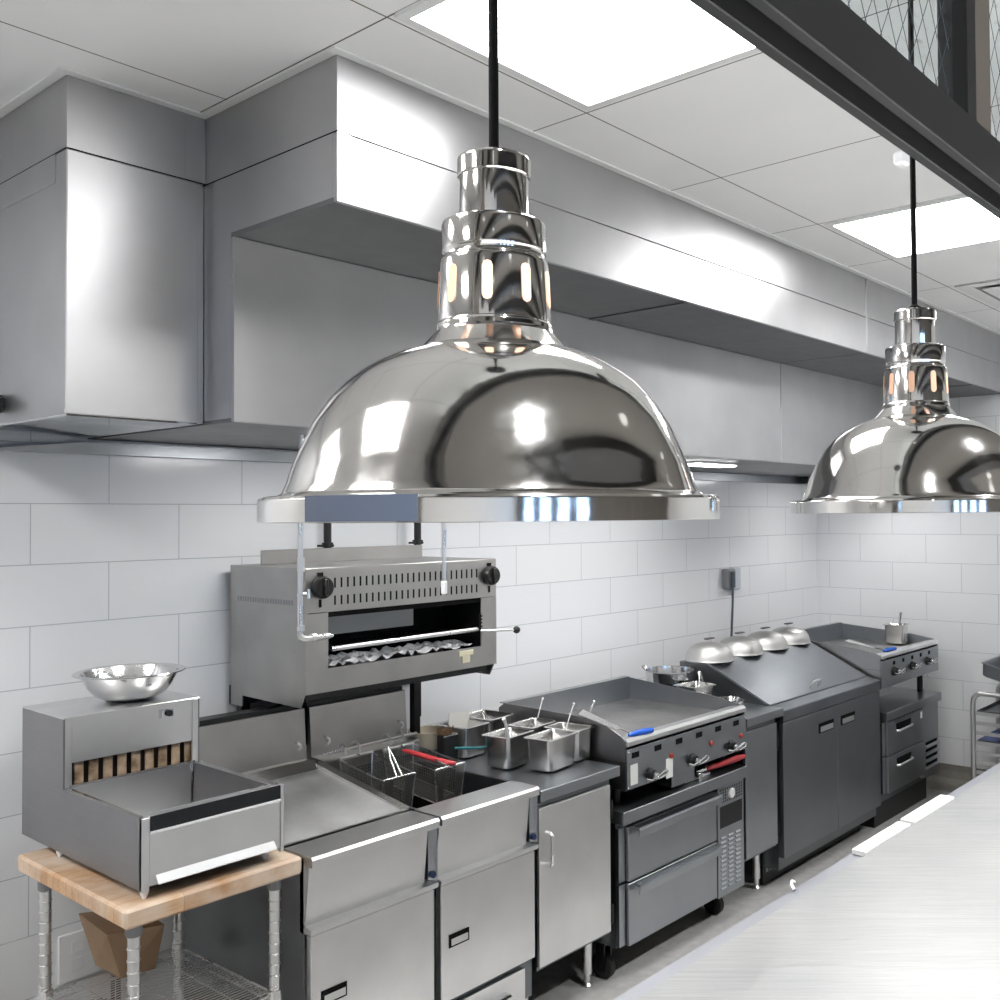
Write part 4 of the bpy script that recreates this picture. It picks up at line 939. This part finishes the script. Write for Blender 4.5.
for x in (PX0 + .05, PX1 - .05):
    MB().cyl((x, 2.62, 0), .02, 0, .085, 16).build('leg', M['black'], t)
for i, (x, y) in enumerate(((3.815, 2.548), (4.085, 2.552), (4.335, 2.556), (4.578, 2.560))):
    lab = ('nearest of the four domes', 'second nearest of the four domes', 'third nearest of the four domes', 'farthest dome, next to the farther griddle')[i]
    t = thing('cloche', f'dull aluminium basting dome on the prep table, {lab}', 'dome', (x, y, .9305), 'aluminium domes along the prep table top')
    MB().lathe([(.112, 0), (.114, .002), (.112, .005), (.110, .018), (.104, .038), (.091, .057), (.070, .070), (.042, .0775), (.02, .0795), (1e-5, .080)], (x, y, .9305), 56).build('dome', M['cloche'], t)
    MB().box(x - .030, x + .030, y - .012, y + .012, 1.026, 1.0315, .002).build('handle', M['blackp'], t)
    MB().tube([(x - .016, y, 1.008), (x - .016, y, 1.027)], .0022, 6).tube([(x + .016, y, 1.008), (x + .016, y, 1.027)], .0022, 6).build('handle_post', M['steel'], t)
# covered outlet with its cable
t = thing('wall_outlet', 'grey covered wall outlet with cable above the basting domes', 'outlet', (4.70, 2.99, 1.24))
B(4.615, 4.700, 2.955, 2.9995, 1.19, 1.30, b=.008).build('box', M['greyp'], t)
B(4.690, 4.770, 2.965, 2.9995, 1.178, 1.307, b=.008).build('cover', M['clearp'], t)
B(4.642, 4.664, 2.935, 2.956, 1.195, 1.285, b=.004).build('plug', M['cable'], t)
MB().tube([(4.652, 2.948, 1.196), (4.652, 2.95, 1.1), (4.650, 2.96, .90), (4.650, 2.97, .5)], .0065, 8).build('cable', M['cable'], t)

# pan on the farther griddle
scoop('steam_pan', 'small steel pan with a spoon on the farther griddle', (5.385, 2.315, .857), .15, .125, .125, .112, taper=.86, group='small steel pans on the farther griddle')
S(MB().tube([(5.39, 2.31, .866), (5.415, 2.31, .95), (5.438, 2.31, 1.03)], [.006, .005, .009], 8), 'spoon', M['bowl'], 'steel spoon standing in the pan on the farther griddle', 'spoon', (5.39, 2.31, .866))

# ------------------------------------------------------------------ sheet pan rack by the right wall
t = thing('sheet_pan_rack', 'short aluminium sheet pan rack standing by the end wall', 'rack', (5.48, 1.58, 0))
RX0, RX1, RY0, RY1, RZ = 5.29, 5.70, 1.33, 1.85, .640
for x in (RX0, RX1):
    pts = [(x, RY1, .07), (x, RY1, RZ - .05)]
    for i in range(1, 5):
        a = PI / 2 * i / 4; pts.append((x, RY1 - .05 + .05 * math.cos(a), RZ - .05 + .05 * math.sin(a)))
    pts += [(x, RY0 + .05, RZ)]
    for i in range(1, 5):
        a = PI / 2 * i / 4; pts.append((x, RY0 + .05 - .05 * math.sin(a), RZ - .05 + .05 * math.cos(a)))
    pts += [(x, RY0, .07)]
    MB().tube(pts, .0135, 10).build('side_frame', M['alu'], t)
    s = MB()
    for i in range(8):
        z = .16 + i * .052; xa, xb = (x, x + .03) if x == RX0 else (x - .03, x)
        s.box(xa, xb, RY0, RY1, z, z + .003); s.box(x - .002, x + .002, RY0, RY1, z, z + .018)
    s.build('runners', M['alu'], t)
MB().box(RX0, RX1, RY0 - .01, RY0 + .01, .08, .11).box(RX0, RX1, RY1 - .01, RY1 + .01, .08, .11).build('cross_bar', M['wire'], t)
for x in (RX0, RX1):
    for y in (RY0 + .02, RY1 - .02): caster(x, y, .085, t, .035)
for z, mt, lab in ((.16 + 7 * .052, 'steeld', 'dark sheet pan on the top runners of the rack'), (.16 + 4 * .052, 'bluet', 'blue lined sheet pan halfway down the rack')):
    t = thing('sheet_pan', lab, 'tray', (5.495, 1.58, z + .003), 'sheet pans in the rack')
    m = MB().box(RX0 + .02, RX1 - .02, RY0 + .02, RY1 - .02, z + .0032, z + .006)
    m.box(RX0 + .016, RX0 + .02, RY0 + .02, RY1 - .02, z + .0032, z + .022).box(RX1 - .02, RX1 - .016, RY0 + .02, RY1 - .02, z + .0032, z + .022).box(RX0 + .016, RX1 - .016, RY1 - .02, RY1 - .016, z + .0032, z + .022).box(RX0 + .016, RX1 - .016, RY0 + .016, RY0 + .02, z + .0032, z + .022)
    m.build('pan', M['steeld'], t)
    if mt == 'bluet': B(RX0 + .021, RX1 - .021, RY0 + .021, RY1 - .021, z + .006, z + .02).build('liner', M['bluet'], t)

# tilted roasting pan on the rack top
rp = scoop('roasting_pan', 'dark roasting pan tilted on top of the sheet pan rack', (5.47, 1.60, 0), 0, .34, .36, .075, 'steeld', cat='pan', taper=.9)
rp.data.materials.clear(); rp.data.materials.append(M['steelc'])
rp.rotation_euler = (math.radians(14), 0, 0); rp.location = (5.47, 1.655, RZ + .0135 + .036)
# ------------------------------------------------------------------ camera, world, exposure
yaw, pit, rol = .89536, .02002, -.00711
sy, cy_ = math.sin(yaw), math.cos(yaw); cp, sp = math.cos(pit), math.sin(pit); cr, sr = math.cos(rol), math.sin(rol)
R0 = Vector((cy_, -sy, 0)); F0 = Vector((cp * sy, cp * cy_, sp)); U0 = Vector((-sp * sy, -sp * cy_, cp))
R1 = R0 * cr + U0 * sr; U1 = U0 * cr - R0 * sr
cam = bpy.data.cameras.new('camera'); co = bpy.data.objects.new('camera', cam); COL.objects.link(co)
mw = Matrix.Identity(4)
for i in range(3): mw[i][0] = R1[i]; mw[i][1] = U1[i]; mw[i][2] = -F0[i]
mw[0][3], mw[1][3], mw[2][3] = 0, 0, 1.6
co.matrix_world = mw
cam.sensor_width = 36; cam.lens = 985.36 / 1000 * 36; cam.shift_x = -.1225; cam.shift_y = -.0042; cam.clip_start = .02
SC.camera = co
w = bpy.data.worlds.new('world'); w.use_nodes = True; SC.world = w
w.node_tree.nodes['Background'].inputs[0].default_value = (.6, .65, .7, 1); w.node_tree.nodes['Background'].inputs[1].default_value = .3
SC.view_settings.view_transform = 'Standard'; SC.view_settings.look = 'None'; SC.view_settings.gamma = 1; SC.view_settings.exposure = 0.12
SC.cycles.max_bounces = 10; SC.cycles.glossy_bounces = 6; SC.cycles.diffuse_bounces = 5; SC.cycles.transparent_max_bounces = 12
SC.cycles.caustics_reflective = False; SC.cycles.sample_clamp_indirect = 6
